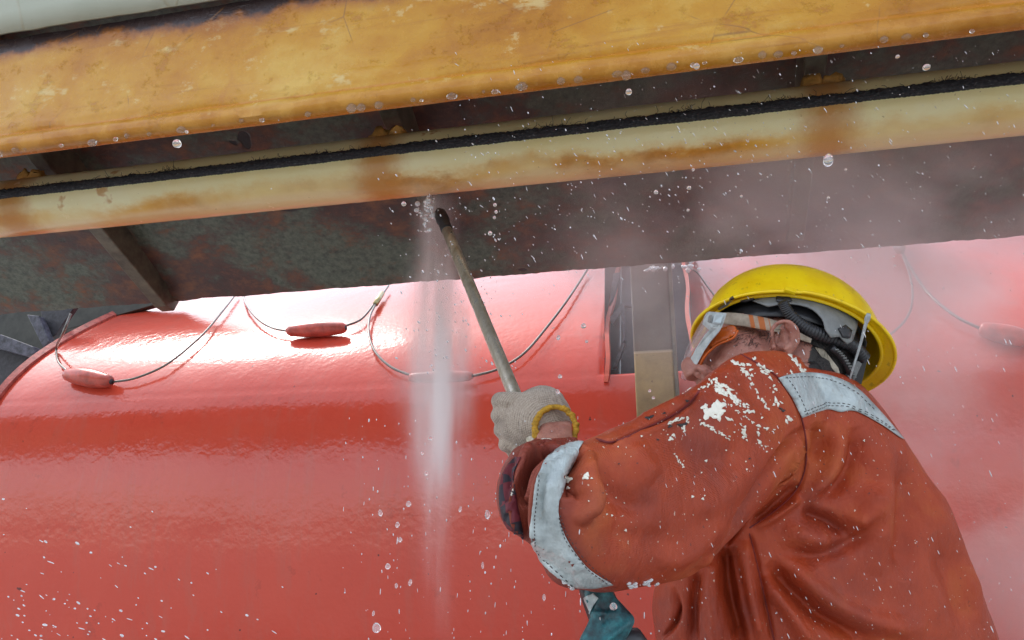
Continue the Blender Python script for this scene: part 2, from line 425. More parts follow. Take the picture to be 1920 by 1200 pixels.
tag(link('loose_fibres', fb.v, fb.f, rope_mat.m, rope, frame=True), kind='stuff')

# near beam, bulb-flat section, heavily stained
BV = 0.95
zt, zb = zat(-79, BV), zat(160, BV - 0.012)
z1, z2, z3 = zat(96, BV), zat(112, BV - .006), zat(124, BV - .006)
bp = [(BV + 0.012, zt), (BV, zt), (BV, zt - 0.03), (BV, z1 + 0.012), (BV - 0.002, z1 + 0.004), (BV - 0.007, z2 + 0.004), (BV - 0.008, z2 - 0.002), (BV - 0.005, z3),
      (BV - 0.009, z3 - 0.006), (BV - 0.013, z3 - 0.013), (BV - 0.015, (z3 + zb) / 2 - 0.005), (BV - 0.012, zb + 0.004), (BV - 0.006, zb), (BV + 0.008, zb), (BV + 0.018, zb + 0.006), (BV + 0.02, z3), (BV + 0.012, z1)]
def beam_jit(u, k):
    if k in (0, 1): return (0, 0.0022 * nz(u, 0, 2, 22, 5))
    if 4 <= k <= 12: return (0.0018 * nz(u, k * .4, 1, 6, 3), 0.0013 * nz(u, k * .3, 7, 14, 4))
    return (0.0012 * nz(u, k, 1, 4, 3), 0)
yellow = m_yellow_beam(zt, zb)
beam = link('steel_beam', *extrude_profile(bp, U0, U1, 900, beam_jit), yellow, frame=True)
sharp(beam, 50); beam['_frame'] = 1
tag(beam, 'broad yellow beam stained orange with a burnt black top edge', 'steel beam')

# pale painted plating above the beam
pm = Mat('pale_green_white_paint', rough=0.45)
a1 = pm.noise(5, 6, 0.6); a2 = pm.noise(60, 4, 0.6)
pc_ = pm.ramp(a1, [(0.3, (0.38, 0.41, 0.33)), (0.7, (0.48, 0.51, 0.43))])
pc_ = pm.mix(pm.ma('MULTIPLY', pm.step(a2, 0.68, 0.74), 0.5), pc_, (0.25, 0.20, 0.12))
ckk = pm.ma('MULTIPLY', pm.step(pm.vor(3.2, 'DISTANCE_TO_EDGE', pm.map((1, 1, 1), (0.1, 0, 0.5))), 0.012, 0.003), pm.step(pm.noise(8, 2), .5, .6))
pc_ = pm.mix(pm.ma('MULTIPLY', ckk, 0.35), pc_, (0.40, 0.34, 0.22))
pm.set('Base Color', pc_); pm.bump(pm.ma('ADD', a1, pm.ma('MULTIPLY', ckk, 0.3)), 0.5, 0.004)
PVV = BV - 0.01
def pan(s, t):
    u = U0 + (U1 - U0) * s; z = zt + 0.001 + 0.70 * t
    return (u, PVV - 0.04 * min(t, .1) * 10 - 0.30 * max(0, t - .1) + 0.003 * nz(u, z, 0, 2.5, 3), z + (0.0025 * nz(u, 0, 4, 20, 4) if t == 0 else 0))
v_, f_ = grid(pan, 260, 26)
o = link('deck_plating', v_, f_, pm.m, frame=True); md = o.modifiers.new('thickness', 'SOLIDIFY'); md.thickness = 0.01; md.offset = 1
tag(o, 'pale grey green painted plating above the burnt edge of the yellow beam', 'plating')

# water beads along the lower edge of the beam, one mesh data shared by alike beads
bead_xs = [4, 30, 62, 120, 175, 205, 240, 300, 348, 406, 470, 506, 575, 640, 676, 718, 764, 808, 860, 905, 938, 962, 1002, 1048, 1104, 1146, 1184, 1216, 1256, 1306, 1340, 1382, 1424, 1462, 1494, 1530, 1580, 1658, 1690, 1738, 1806]
bead_me = None
for i, bx in enumerate(bead_xs):
    byy = 160 - 0.1345 * (bx - 960) - 0.5
    c = L(bx, byy, BV - 0.006); c.z = zb - random.uniform(-.001, .003); c.y -= random.uniform(0, .003); c.x += random.gauss(0, .008)
    if bead_me is None:
        ev, ef = ellipsoid((0, 0, 0), [(1, 0, 0), (0, 0.8, 0), (0, 0, 1)], 16, 12)
        ev = [Vector((p.x * (1 - 0.25 * max(0, p.z)), p.y, p.z)) for p in ev]
        o = link('water_bead', ev, ef, BEAD); bead_me = o.data
    else:
        o = bpy.data.objects.new('water_bead', bead_me); COL.objects.link(o)
    s_ = random.choice([.0024, .003, .0036, .0042, .005, .0062])
    o.location = l2w(c); o.scale = (s_ * random.uniform(1, 1.35), s_, s_ * random.uniform(0.75, 1.25)); o.rotation_euler.z = YAW
    tag(o, 'clear water bead hanging from the dripping lower edge of the yellow beam', 'water drop', 'water beads hanging along the yellow beam')

# ------------------------------------------------------------------ orange hull
hull_mat = m_hull()
hp_px = [(1320, 2.03), (1200, 1.985), (1080, 1.955), (990, 1.95), (900, 1.950), (820, 1.956), (760, 1.968), (710, 1.992), (665, 2.035), (625, 2.10), (590, 2.19), (560, 2.30), (530, 2.46), (505, 2.66), (485, 2.95), (470, 3.4)]
prof_h = [(v, zat(py, v)) for py, v in hp_px]
prof_h = [(2.35, prof_h[0][1] - 0.9), (2.12, prof_h[0][1] - 0.4)] + prof_h
HP = catmull(prof_h, 150)
def hull_left(z):
    a, b = L(0, 742, 2.0), L(128, 590, 2.2)
    return a.x + (b.x - a.x) * (z - a.z) / (b.z - a.z)
# keyhole recess in the side
nl, nr = L(1139, 600, 2.13).x, L(1296, 600, 2.13).x
n_bot = L(1160, 706, 2.02).z
cols_l = np.linspace(0, 1, 90); UR = 3.0
hv = []; hf = []
iz = next(i for i, p in enumerate(HP) if p[1] > n_bot)
HP[iz] = np.array([HP[iz][0], n_bot])
ncl, ncm, ncr = 90, 14, 60
for (v, z) in HP:
    ul = hull_left(z)
    us = list(np.linspace(ul, nl, ncl)) + list(np.linspace(nl, nr, ncm)[1:]) + list(np.linspace(nr, UR, ncr)[1:])
    for u in us:
        hv.append((u, v + 0.004 * nz(u, z, 0, 1.6, 3), z))
nc = ncl + ncm - 1 + ncr - 1
for j in range(len(HP) - 1):
    for i in range(nc - 1):
        if j >= iz and ncl - 1 <= i < ncl + ncm - 2: continue
        hf.append((j * nc + i, j * nc + i + 1, (j + 1) * nc + i + 1, (j + 1) * nc + i))
boat = root('lifeboat', frame=True)
tag(boat, 'glossy orange red lifeboat hull hung with wire grab lines', 'lifeboat')
hull = link('hull', hv, hf, hull_mat, boat, frame=True)
md = hull.modifiers.new('thickness', 'SOLIDIFY'); md.thickness = 0.012; md.offset = -1
hull_bvh = BVHTree.FromPolygons([l2w(p) for p in hv], hf)
def on_hull(px, py, off=0.0):
    r = ray(px, py).normalized(); h = hull_bvh.ray_cast(CAM, r)
    if h[0] is None: return P(px, py, 2.3)
    n = h[1] if h[1].dot(r) < 0 else -h[1]
    return h[0] + n * off
# flange along the left end of the hull
lip_mat = m_simple('worn_red_edge_paint', (0.42, 0.09, 0.07), 0.5, var=0.5, scale=60, bump=0.5, bd=0.002)
lp = []
for (v, z) in HP[8:130]:
    lp.append(Vector((hull_left(z), v + 0.004, z)))
lv = []; lf = []
for i, p in enumerate(lp):
    w_ = 0.017
    lv += [p + Vector((-w_, 0.004, 0.012)), p + Vector((-w_, -0.012, 0.012)), p + Vector((0.002, -0.012, 0)), p + Vector((0.002, 0.006, 0))]
for i in range(len(lp) - 1):
    for k in range(4): lf.append((i * 4 + k, i * 4 + (k + 1) % 4, i * 4 + 4 + (k + 1) % 4, i * 4 + 4 + k))
sharp(link('flange', lv, lf, lip_mat, boat, frame=True))
# rim around the recess
rim_mat = m_simple('orange_rim_paint', (0.66, 0.11, 0.06), 0.35, var=0.15, scale=20)
b = Buf()
for uu, sgn in ((nl, -1), (nr, 1)):
    pr = [(v, z) for v, z in HP[iz - (3 if sgn < 0 else 0):]]
    vv = []; ff = []
    for i, (v, z) in enumerate(pr):
        sl = 0.004 * math.sin(i * 0.22)
        vv += [(uu + sl, v - 0.012, z), (uu - 0.011 * sgn * -1 * -1 + sl, v - 0.010, z), (uu - 0.011 * sgn * -1 * -1 + sl, v + 0.02, z), (uu + sl, v + 0.02, z)]
    for i in range(len(pr) - 1):
        for k in range(4): ff.append((i * 4 + k, i * 4 + (k + 1) % 4, i * 4 + 4 + (k + 1) % 4, i * 4 + 4 + k))
    ff += [(0, 1, 2, 3)]
    b.add(vv, ff)
link('recess_rim', b.v, b.f, rim_mat, boat, frame=True, smooth=False)
# recess lining
dk = m_simple('dark_blue_black_paint', (0.035, 0.034, 0.042), 0.5, var=0.6, scale=70, bump=0.5, bd=0.002)
dk2 = m_simple('scratched_navy_steel', (0.075, 0.075, 0.10), 0.38, var=0.8, scale=55, bump=0.5, bd=0.002)
b = Buf()
D_ = 0.42
zt_ = HP[-1][1]
b.add([(nl, 2.0, n_bot), (nr, 2.0, n_bot), (nr, 3.6, n_bot + 0.05), (nl, 3.6, n_bot + 0.05)], [(0, 1, 2, 3)])
b.add([(nl, 2.02 + D_, n_bot), (nr, 2.02 + D_, n_bot), (nr, 2.5 + D_, zt_), (nl, 2.5 + D_, zt_)], [(0, 1, 2, 3)])
for uu in (nl - 0.003, nr + 0.003):
    b.add([(uu, 2.02, n_bot), (uu, 2.5 + D_, n_bot), (uu, 3.5, zt_), (uu, 2.2, zt_ - 0.4)], [(0, 1, 2, 3)])
o = link('recess_lining', b.v, b.f, dk, boat, frame=True, smooth=False)
def slab_px(pts, v0, th): return prism([L(x, y, v0) for x, y in pts], (0, th, 0))
# steel frames inside the recess
for pts, v0, th, mt in (
        ([(1163, 510), (1150, 512), (1142, 572), (1149, 560), (1162, 520)], 2.14, 0.02, dk2),
        ([(1166, 567), (1190, 566), (1190, 574), (1172, 574), (1150, 608), (1141, 598)], 2.13, 0.02, dk2),
        ([(1166, 567), (1171, 566), (1173, 638), (1168, 642)], 2.12, 0.025, dk2),
        ([(1168, 636), (1174, 640), (1156, 690), (1147, 694)], 2.14, 0.02, dk2)):
    bevel(link('recess_bracket', *slab_px(pts, v0, th), mt, boat, frame=True, smooth=False), 0.0015)

# grab lines with floats
wire_mat = m_simple('galvanised_wire', (0.17, 0.155, 0.14), 0.35, 0.7, var=0.3, scale=300, bump=0.6, bd=0.0006)
float_mat = m_simple('chipped_red_float_paint', (0.50, 0.085, 0.06), 0.28, var=0.45, scale=26, bump=0.4, bd=0.003)
crimp_mat = m_simple('brass_crimp', (0.42, 0.36, 0.18), 0.35, 0.8, var=0.3, scale=90)
white_pl = m_simple('white_plastic', (0.75, 0.78, 0.76), 0.4, var=0.05)
def wire(pts, r=0.0036, off=0.018, nm='wire', mat=None, par=None):
    w = [on_hull(x, y, off) for x, y in pts]
    w = [Vector(p) for p in catmull(w, 40)]
    return link(nm, *tube(w, r, 8), mat or wire_mat, par)
def float_on(a, b_, off, par, rpx, taper=0.6, dents=0.0):
    A, B = on_hull(*a, off), on_hull(*b_, off)
    n = 22; pts = [A.lerp(B, i / (n - 1)) for i in range(n)]
    R_ = rpx / FPX * (A - CAM).length
    rr = []
    for i in range(n):
        t = i / (n - 1); e = min(t, 1 - t)
        rr.append(R_ * (taper + (1 - taper) * math.sin(math.pi * t) ** 0.8) * (min(1, e / 0.03) * 0.25 + 0.75))
    v, f = tube(pts, R_, 20, True, rr)
    v = [Vector(p) + Vector((1, 1, 1)) * (0.0012 * nz(p[0], p[1], p[2], 22, 3)) for p in v]
    fo = link('float', v, f, float_mat, par)
    for q, s_ in ((A, -1), (B, 1)):
        d = (B - A).normalized() * s_
        link('bore', *tube([q - d * 0.004, q + d * 0.0006], R_ * taper * 0.55, 12), dk, fo)
    return fo
specs = [
    ('wire grab line with float at the far left of the hull, nearest the black cradle', [(133, 588), (118, 625), (110, 660), (114, 686), (131, 704)], [(216, 724), (262, 716), (320, 690), (380, 640), (420, 592), (447, 556)], ((131, 712), (217, 726)), 15, .55),
    ('short wire grab line whose float hangs below the orange spot', [(456, 553), (464, 580), (484, 606), (512, 624), (545, 631)], [(651, 621), (680, 608), (705, 578), (714, 568), (730, 545)], ((543, 634), (652, 628)), 14, .62),
    ('wire grab line whose float hangs behind the white water jet', [(716, 564), (697, 600), (694, 634), (706, 668), (736, 696), (774, 712)], [(888, 712), (936, 700), (984, 672), (1030, 620), (1070, 566), (1103, 514)], ((773, 717), (889, 717)), 11, .7),
    ('wire grab line with dull float at the right edge, below the white clip', [(1690, 480), (1706, 512), (1740, 562), (1790, 604), (1834, 626)], [(1940, 655), (1990, 640), (2040, 560)], ((1833, 630), (1936, 652)), 16, .6)]
for lab, w1, w2, (fa, fb_), rp, tp in specs:
    g_ = root('grab_line', on_hull(*w1[0], 0.0)); tag(g_, lab, 'grab line', 'grab lines along the lifeboat hull')
    inv = Matrix.Translation(-g_.location)
    ws = [wire(w1, par=g_), wire(w2, par=g_), float_on(fa, fb_, 0.024, g_, rp, tp)]
    for x in ws: x.matrix_parent_inverse = inv
    def sub(o_): o_.matrix_parent_inverse = inv; return o_
    if 'orange spot' in lab:
        sub(link('crimp', *tube([on_hull(706, 580, .018), on_hull(718, 560, .018)], 0.009, 12), crimp_mat, g_))
    if 'white clip' in lab:
        sub(link('clip', *tube([on_hull(1679, 466, .03), on_hull(1687, 484, .028)], 0.0155, 14), white_pl, g_))
for lab, w1 in (('plain wire line running down behind the front of the yellow helmet', [(1282, 500), (1306, 520), (1330, 552), (1352, 582), (1380, 630)]),
                ('thin pale wire line hanging beside the back of the yellow helmet', [(1690, 482), (1706, 530), (1710, 572), (1700, 605), (1672, 634), (1600, 680)])):
    tag(wire(w1, 0.0030), lab, 'grab line', 'grab lines along the lifeboat hull').name = 'grab_line'

# support post in front of the hull
post_mat = Mat('tan_weathered_post_paint', rough=0.5)
n1 = post_mat.noise(6, 7, 0.65); n2 = post_mat.noise(60, 6, 0.7); z_ = post_mat.xyz()[2]
zc_ = L(1230, 657, 1.86).z
pcol = post_mat.ramp(n1, [(0.35, (0.045, 0.034, 0.026)), (0.6, (0.13, 0.10, 0.07))])
up_ = post_mat.step(z_, zc_ - 0.002, zc_ + 0.002)
pcol = post_mat.mix(up_, post_mat.ramp(n1, [(0.3, (0.17, 0.11, 0.05)), (0.55, (0.40, 0.28, 0.12))]), pcol)
pcol = post_mat.mix(post_mat.ma('MULTIPLY', post_mat.step(post_mat.ma('ABSOLUTE', post_mat.ma('SUBTRACT', z_, zc_)), .004, .002), .6), pcol, (.6, .5, .36))
pcol = post_mat.mix(post_mat.step(n2, 0.66, 0.72), pcol, (0.10, 0.05, 0.03))
post_mat.set('Base Color', pcol); post_mat.bump(n2, 0.5, 0.002)
pl, pr_ = L(1181, 512, 1.86), L(1253, 512, 1.86); PZ = L(1230, 960, 1.86).z
po = root('support_post', l2w(Vector(((pl.x + pr_.x) / 2, 1.9, PZ))), YAW)
w_ = pr_.x - pl.x
H_ = PB.y - PZ + 0.30
v, f = box((0, 0, H_ / 2), (w_, 0.06, H_)); bevel(link('post_body', v, f, None, po, smooth=False), 0.004)
po.children[0].data.materials.append(post_mat.m)
# object coordinates start at the ground: shift the paint break accordingly
for n_ in post_mat.t.nodes:
    if n_.type == 'MAP_RANGE' and abs(n_.inputs[1].default_value - (zc_ - 0.002)) < 1e-6:
        n_.inputs[1].default_value -= PZ; n_.inputs[2].default_value -= PZ
    if n_.type == 'MATH' and n_.operation == 'SUBTRACT' and abs(n_.inputs[1].default_value - zc_) < 1e-6: n_.inputs[1].default_value -= PZ
v, f = box((w_ / 2 + 0.004, 0.02, H_ / 2), (0.008, 0.11, H_)); link('flange', v, f, None, po, smooth=False).data.materials.append(rib_mat)
v, f = box((0, 0, 0.004), (w_ + .03, 0.09, 0.012)); link('end_plate', v, f, None, po, smooth=False).data.materials.append(rib_mat)
tag(po, 'weathered two tone steel post hanging in front of the dark recess in the hull', 'post')

# black cradle at the far left
cr = root('boat_cradle', frame=True); tag(cr, 'black steel cradle frame at the left end of the orange hull', 'cradle')
for nm, pts, v0, th, mt in (
        ('back_plate', [(-260, 440), (420, 400), (330, 560), (118, 620), (40, 690), (0, 742), (-120, 900), (-260, 900)], 2.42, 0.03, m_simple('olive_dark_paint', (0.05, 0.052, 0.042), 0.6, var=0.4, scale=20)),
        ('diagonal_strut', [(50, 590), (72, 592), (92, 640), (82, 652), (78, 646)], 2.20, 0.03, dk2),
        ('upper_plate', [(72, 560), (150, 560), (104, 628), (86, 640)], 2.24, 0.02, dk),
        ('arm', [(-60, 612), (4, 628), (62, 650), (66, 662), (50, 668), (-60, 640)], 2.14, 0.03, dk2),
        ('lower_plate', [(-200, 635), (0, 640), (56, 664), (0, 745), (-200, 900)], 2.19, 0.03, dk)):
    bevel(link(nm, *slab_px(pts, v0, th), mt, cr, frame=True, smooth=False), 0.002)

# ================================================================== WORKER
CX, CYv, CZ = Vector((1, 0, 0)), Vector((0, -sp_, cp)), Vector((0, cp, sp_))
def ring_loft(st, n=60, seg=40, sup=2.0):                   # stations: (left px, right px, depth, thickness ratio)
    arr = [np.array([*a, *b_, d, t], float) for a, b_, d, t in st]
    v = []; f = []
    for q in catmull(arr, n):
        A, B = P(q[0], q[1], q[4]), P(q[2], q[3], q[4]); c = (A + B) / 2; ax = (A - B) / 2
        vw = (c - CAM).normalized() * ax.length * q[5]
        for k in range(seg):
            a = 2 * math.pi * k / seg; ca, sa = math.cos(a), math.sin(a)
            ca = math.copysign(abs(ca) ** (2 / sup), ca); sa = math.copysign(abs(sa) ** (2 / sup), sa)
            v.append(c + ax * ca + vw * sa)
    for i in range(n - 1):
        for k in range(seg): f.append((i * seg + k, i * seg + (k + 1) % seg, (i + 1) * seg + (k + 1) % seg, (i + 1) * seg + k))
    f += [tuple(range(seg))[::-1], tuple(range((n - 1) * seg, n * seg))]
    return v, f
def voxel_union(parts, vox, smooth=6, sub=0):
    b = Buf()
    for p in parts: b.add(*p)
    me = bpy.data.meshes.new('tmp'); me.from_pydata(b.v, [], b.f); me.update()
    bm = bmesh.new(); bm.from_mesh(me); bmesh.ops.recalc_face_normals(bm, faces=bm.faces); bm.to_mesh(me); bm.free()
    o = bpy.data.objects.new('tmp', me); COL.objects.link(o)
    m = o.modifiers.new('r', 'REMESH'); m.mode = 'VOXEL'; m.voxel_size = vox
    if smooth: m = o.modifiers.new('s', 'SMOOTH'); m.factor = 0.5; m.iterations = smooth
    if sub: m = o.modifiers.new('u', 'SUBSURF'); m.levels = sub; m.render_levels = sub
    dg = bpy.context.evaluated_depsgraph_get(); ev = o.evaluated_get(dg); m2 = bpy.data.meshes.new_from_object(ev)
    co = np.empty(len(m2.vertices) * 3, np.float32); m2.vertices.foreach_get('co', co); co = co.reshape(-1, 3).astype(float)
    bpy.data.objects.remove(o); bpy.data.meshes.remove(me)
    return m2, co
def normals(me):
    n = np.empty(len(me.vertices) * 3, np.float32); me.vertices.foreach_get('normal', n); return n.reshape(-1, 3).astype(float)
def put_co(me, co): me.vertices.foreach_set('co', co.astype(np.float32).ravel()); me.update()
def seg_dist(px, py, pts):                                   # distance to polyline and parameter 0..1
    best = np.full(len(px), 1e9); par = np.zeros(len(px)); side = np.zeros(len(px))
    n = len(pts) - 1
    for i in range(n):
        a, b_ = np.array(pts[i], float), np.array(pts[i + 1], float); d = b_ - a; l2 = d @ d
        t = np.clip(((px - a[0]) * d[0] + (py - a[1]) * d[1]) / l2, 0, 1)
        dx, dy = px - a[0] - t * d[0], py - a[1] - t * d[1]; ds = np.hypot(dx, dy)
        m = ds < best; best[m] = ds[m]; par[m] = (i + t[m]) / n; side[m] = np.sign(d[0] * dy[m] - d[1] * dx[m])
    return best, par, side
def smooth_line(pts, n=24): return [tuple(p) for p in catmull(pts, n)]
def sculpt(me, co, strokes, reg=None):
    nrm = normals(me); px, py, d = pix(co)
    vd = co - np.array(CAM); vd /= np.linalg.norm(vd, axis=1)[:, None]
    face = np.clip((-(nrm * vd).sum(1) - 0.02) / 0.3, 0, 1)
    tot = np.zeros(len(co))
    for st in strokes:
        pts, r_, amp = st[:3]; fade = st[3] if len(st) > 3 else 0.25; asym = st[4] if len(st) > 4 else 0
        ln = smooth_line(pts) if len(pts) > 2 else pts
        x0, x1 = min(p[0] for p in ln) - 3 * r_, max(p[0] for p in ln) + 3 * r_
        y0, y1 = min(p[1] for p in ln) - 3 * r_, max(p[1] for p in ln) + 3 * r_
        m = (px > x0) & (px < x1) & (py > y0) & (py < y1) & (face > 0)
        if len(st) > 5: m &= (d > st[5][0]) & (d < st[5][1])
        ds, par, side = seg_dist(px[m], py[m], ln)
        e = np.clip(np.minimum(par, 1 - par) / max(fade, 1e-6), 0, 1) if fade else 1
        rr = np.where(side > 0, r_ * (1 + asym), r_ * (1 - asym)) if asym else r_
        tot[m] += amp * np.exp(-(ds / rr) ** 2) * e
    co = co + nrm * (tot * face)[:, None]
    put_co(me, co); return co
def finish(me, name, mat, parent=None):
    me.polygons.foreach_set('use_smooth', [True] * len(me.polygons)); me.materials.clear(); me.materials.append(mat)
    o = bpy.data.objects.new(name, me); COL.objects.link(o); o.parent = parent; return o
def bvh_of(me, co): return BVHTree.FromPolygons([Vector(p) for p in co], [tuple(p.vertices) for p in me.polygons])
def cast(bvh, px, py, off=0.0, guess=1.0, maxd=None):
    r_ = ray(px, py).normalized(); h = bvh.ray_cast(CAM, r_)
    if h[0] is None or (maxd and h[3] > maxd):
        h = bvh.find_nearest(P(px, py, guess))
        return h[0] + h[1] * off, h[1]
    n = h[1] if h[1].dot(r_) < 0 else -h[1]
    return h[0] + n * off, n
from mathutils.geometry import delaunay_2d_cdt
def decal(name, bvh, poly, mat, parent, off=0.001, th=0.0015, step=7, guess=1.0, rnd=0.0, smooth_edge=True):
    """solid patch of cloth or plastic lying on a surface, its outline a smooth closed polygon"""
    pts = [np.array(p, float) for p in poly]
    out = []
    for i in range(len(pts)):
        a, b_ = pts[i], pts[(i + 1) % len(pts)]; k = max(1, int(np.linalg.norm(b_ - a) / step))
        for j in range(k): out.append(a + (b_ - a) * j / k)
    xs, ys = [p[0] for p in out], [p[1] for p in out]
    inn = []
    y = min(ys) + step * .6
    def inside(x, y):
        c = False; n = len(out); j = n - 1
        for i in range(n):
            if (out[i][1] > y) != (out[j][1] > y) and x < (out[j][0] - out[i][0]) * (y - out[i][1]) / (out[j][1] - out[i][1]) + out[i][0]: c = not c
            j = i
        return c
    while y < max(ys):
        x = min(xs) + step * .6
        while x < max(xs):
            if inside(x, y) and min((x - p[0]) ** 2 + (y - p[1]) ** 2 for p in out) > (step * .45) ** 2: inn.append((x, y))
            x += step
        y += step
    vs = [Vector((p[0], p[1])) for p in out] + [Vector(p) for p in inn]
    n = len(out)
    V, E, F = delaunay_2d_cdt(vs, [(i, (i + 1) % n) for i in range(n)], [list(range(n))], 2, 0.01)[:3]
    co = [cast(bvh, v[0], v[1], off + rnd * random.uniform(-1, 1), guess)[0] for v in V]
    o = link(name, co, F, mat, parent)
    bm = bmesh.new(); bm.from_mesh(o.data); bmesh.ops.recalc_face_normals(bm, faces=bm.faces)
    if sum(f.normal.dot(f.calc_center_median() - CAM) for f in bm.faces) > 0: bmesh.ops.reverse_faces(bm, faces=bm.faces)
    bm.to_mesh(o.data); bm.free()
    md = o.modifiers.new('thickness', 'SOLIDIFY'); md.thickness = th; md.offset = 1
    return o
def line_on(name, bvh, pts, r_, mat, parent, off=0.0005, guess=1.0, n=None, seg=6, dash=None):
    L_ = sum(math.dist(pts[i], pts[i + 1]) for i in range(len(pts) - 1))
    n = n or max(6, int(L_ / 4))
    ln = smooth_line(pts, n) if len(pts) > 2 else [tuple(np.array(pts[0]) + (np.array(pts[1]) - np.array(pts[0])) * i / (n - 1)) for i in range(n)]
    w = [cast(bvh, x, y, off, guess)[0] for x, y in ln]
    if dash:
        b = Buf()
        for i in range(0, len(w) - 1, 2): b.add(*tube([w[i], w[i].lerp(w[i + 1], 1.0)], r_, 5))
        return tag(link(name, b.v, b.f, mat, parent), kind='stuff')
    return link(name, *tube(w, r_, seg), mat, parent)

# ---- materials of the worker
def m_cloth():
    m = Mat('faded_orange_red_cotton', rough=0.72)
    n1 = m.noise(5, 5, 0.6); n2 = m.noise(26, 6, 0.65); n3 = m.noise(420, 2, 0.5)
    c = m.ramp(m.ma('ADD', m.ma('MULTIPLY', n1, 0.7), m.ma('MULTIPLY', n2, 0.3)), [(0.34, (0.28, 0.033, 0.010)), (0.5, (0.40, 0.053, 0.014)), (0.66, (0.50, 0.112, 0.026))])
    c = m.mix(m.ma('MULTIPLY', m.step(n2, 0.60, 0.72), 0.25), c, (0.22, 0.05, 0.035))
    c = m.mix(m.ma('MULTIPLY', m.step(m.noise(230, 2, .5), 0.715, 0.735), 0.7), c, (0.70, 0.60, 0.48))
    c = m.mix(m.ma('MULTIPLY', m.step(m.noise(190, 2, .5, m.map(loc=(5, 1, 2))), 0.72, 0.74), 0.7), c, (0.07, 0.03, 0.03))
    gx = m.xyz(); lim = P(1100, 930, .85).x
    soak = m.step(m.ma('ADD', gx[0], m.ma('MULTIPLY', m.ma('SUBTRACT', n1, .5), .10)), lim + .015, lim - .03)
    low = m.ma('MULTIPLY', m.step(m.ma('ADD', m.noise(7, 5, .6, m.map(loc=(3, 3, 3))), 0), .52, .68), .45)
    dirt = m.ma('MAXIMUM', m.ma('MULTIPLY', soak, .75), low)
    c = m.mix(dirt, c, (0.17, 0.030, 0.022))
    m.set('Base Color', c)
    m.set('Roughness', m.ramp(n1, [(0.3, 0.34), (0.7, 0.7)]))     # wet and dry areas
    wv = m.ma('ADD', m.wave(330, m.map(rot=(0.3, 0.5, 0.8)), 1.5), m.wave(330, m.map(rot=(0.9, -0.4, 0.2)), 1.5, 'Y'))
    cr = m.ma('ABSOLUTE', m.ma('SUBTRACT', m.noise(13, 4, .55, m.map((1, 1, .6), rot=(0, .5, 0)), .5), .5))
    h0 = m.ma('ADD', m.ma('MULTIPLY', wv, 0.05), m.ma('ADD', m.ma('MULTIPLY', n3, 0.12), m.ma('MULTIPLY', n2, 0.5)))
    cr2 = m.ma('ABSOLUTE', m.ma('SUBTRACT', m.noise(34, 5, .6, m.map((1, 1, .45), rot=(0, .6, .2)), .4), .5))
    m.bump(m.ma('ADD', h0, m.ma('ADD', m.ma('MULTIPLY', cr, 2.6), m.ma('MULTIPLY', cr2, 1.3))), 0.75, 0.0045)
    m.set('Specular IOR Level', 0.45)
    return m.m
CLOTH = m_cloth()
def m_skin():
    m = Mat('weathered_skin', rough=0.42)
    n1 = m.noise(40, 6, 0.65); n2 = m.noise(500, 3, 0.6)
    sk = (m.ramp(n1, [(0.3, (0.27, 0.095, 0.07)), (0.55, (0.40, 0.175, 0.13)), (0.75, (0.50, 0.25, 0.19))]))
    hmask = m.step(m.ma('ADD', m.attr('scalp'), m.ma('MULTIPLY', m.ma('SUBTRACT', m.noise(300, 3, .7), .5), .9)), .35, .65)
    m.set('Base Color', m.mix(hmask, sk, (.016, .013, .012)))
    m.set('Subsurface Weight', 0.12); m.set('Subsurface Scale', 0.01)
    m.bump(m.ma('ADD', m.ma('MULTIPLY', n2, 0.8), m.ma('ADD', n1, m.noise(170, 3, .6))), 0.7, 0.0015)
    return m.m
SKIN = m_skin()
def m_band():
    m = Mat('silver_reflective_tape', rough=0.42)
    n1 = m.noise(24, 6, 0.65); n2 = m.noise(120, 4, 0.6)
    c = m.ramp(n1, [(0.3, (0.30, 0.34, 0.34)), (0.6, (0.48, 0.54, 0.54)), (0.75, (0.58, 0.62, 0.60))])
    c = m.mix(m.ma('MULTIPLY', m.step(n2, 0.62, 0.7), 0.4), c, (0.30, 0.28, 0.24))
    m.set('Base Color', c); m.set('Metallic', 0.15)
    m.bump(m.ma('ADD', m.ma('MULTIPLY', n2, 0.4), m.ma('MULTIPLY', m.ma('ABSOLUTE', m.ma('SUBTRACT', m.noise(16, 4, .6, m.map((1, 2.0, .6)), .8), .5)), 2.5)), 0.6, 0.006)
    return m.m
BAND = m_band()
THREAD = m_simple('dark_thread', (0.06, 0.045, 0.045), 0.8, bump=0)
SEAM = m_simple('dark_red_seam', (0.16, 0.015, 0.015), 0.7, var=0.3, bump=0)
SPLAT = m_simple('dried_cream_paint', (0.80, 0.77, 0.66), 0.4, var=0.08, scale=60, bump=0.3)
BLACK = m_simple('black_plastic', (0.022, 0.022, 0.025), 0.4, var=0.4, scale=120, bump=0.3)
GREY = m_simple('grey_plastic', (0.17, 0.175, 0.17), 0.4, var=0.25, scale=60, bump=0.2)
LGREY = m_simple('light_grey_plastic', (0.38, 0.41, 0.41), 0.35, var=0.3, scale=90, bump=0.3)

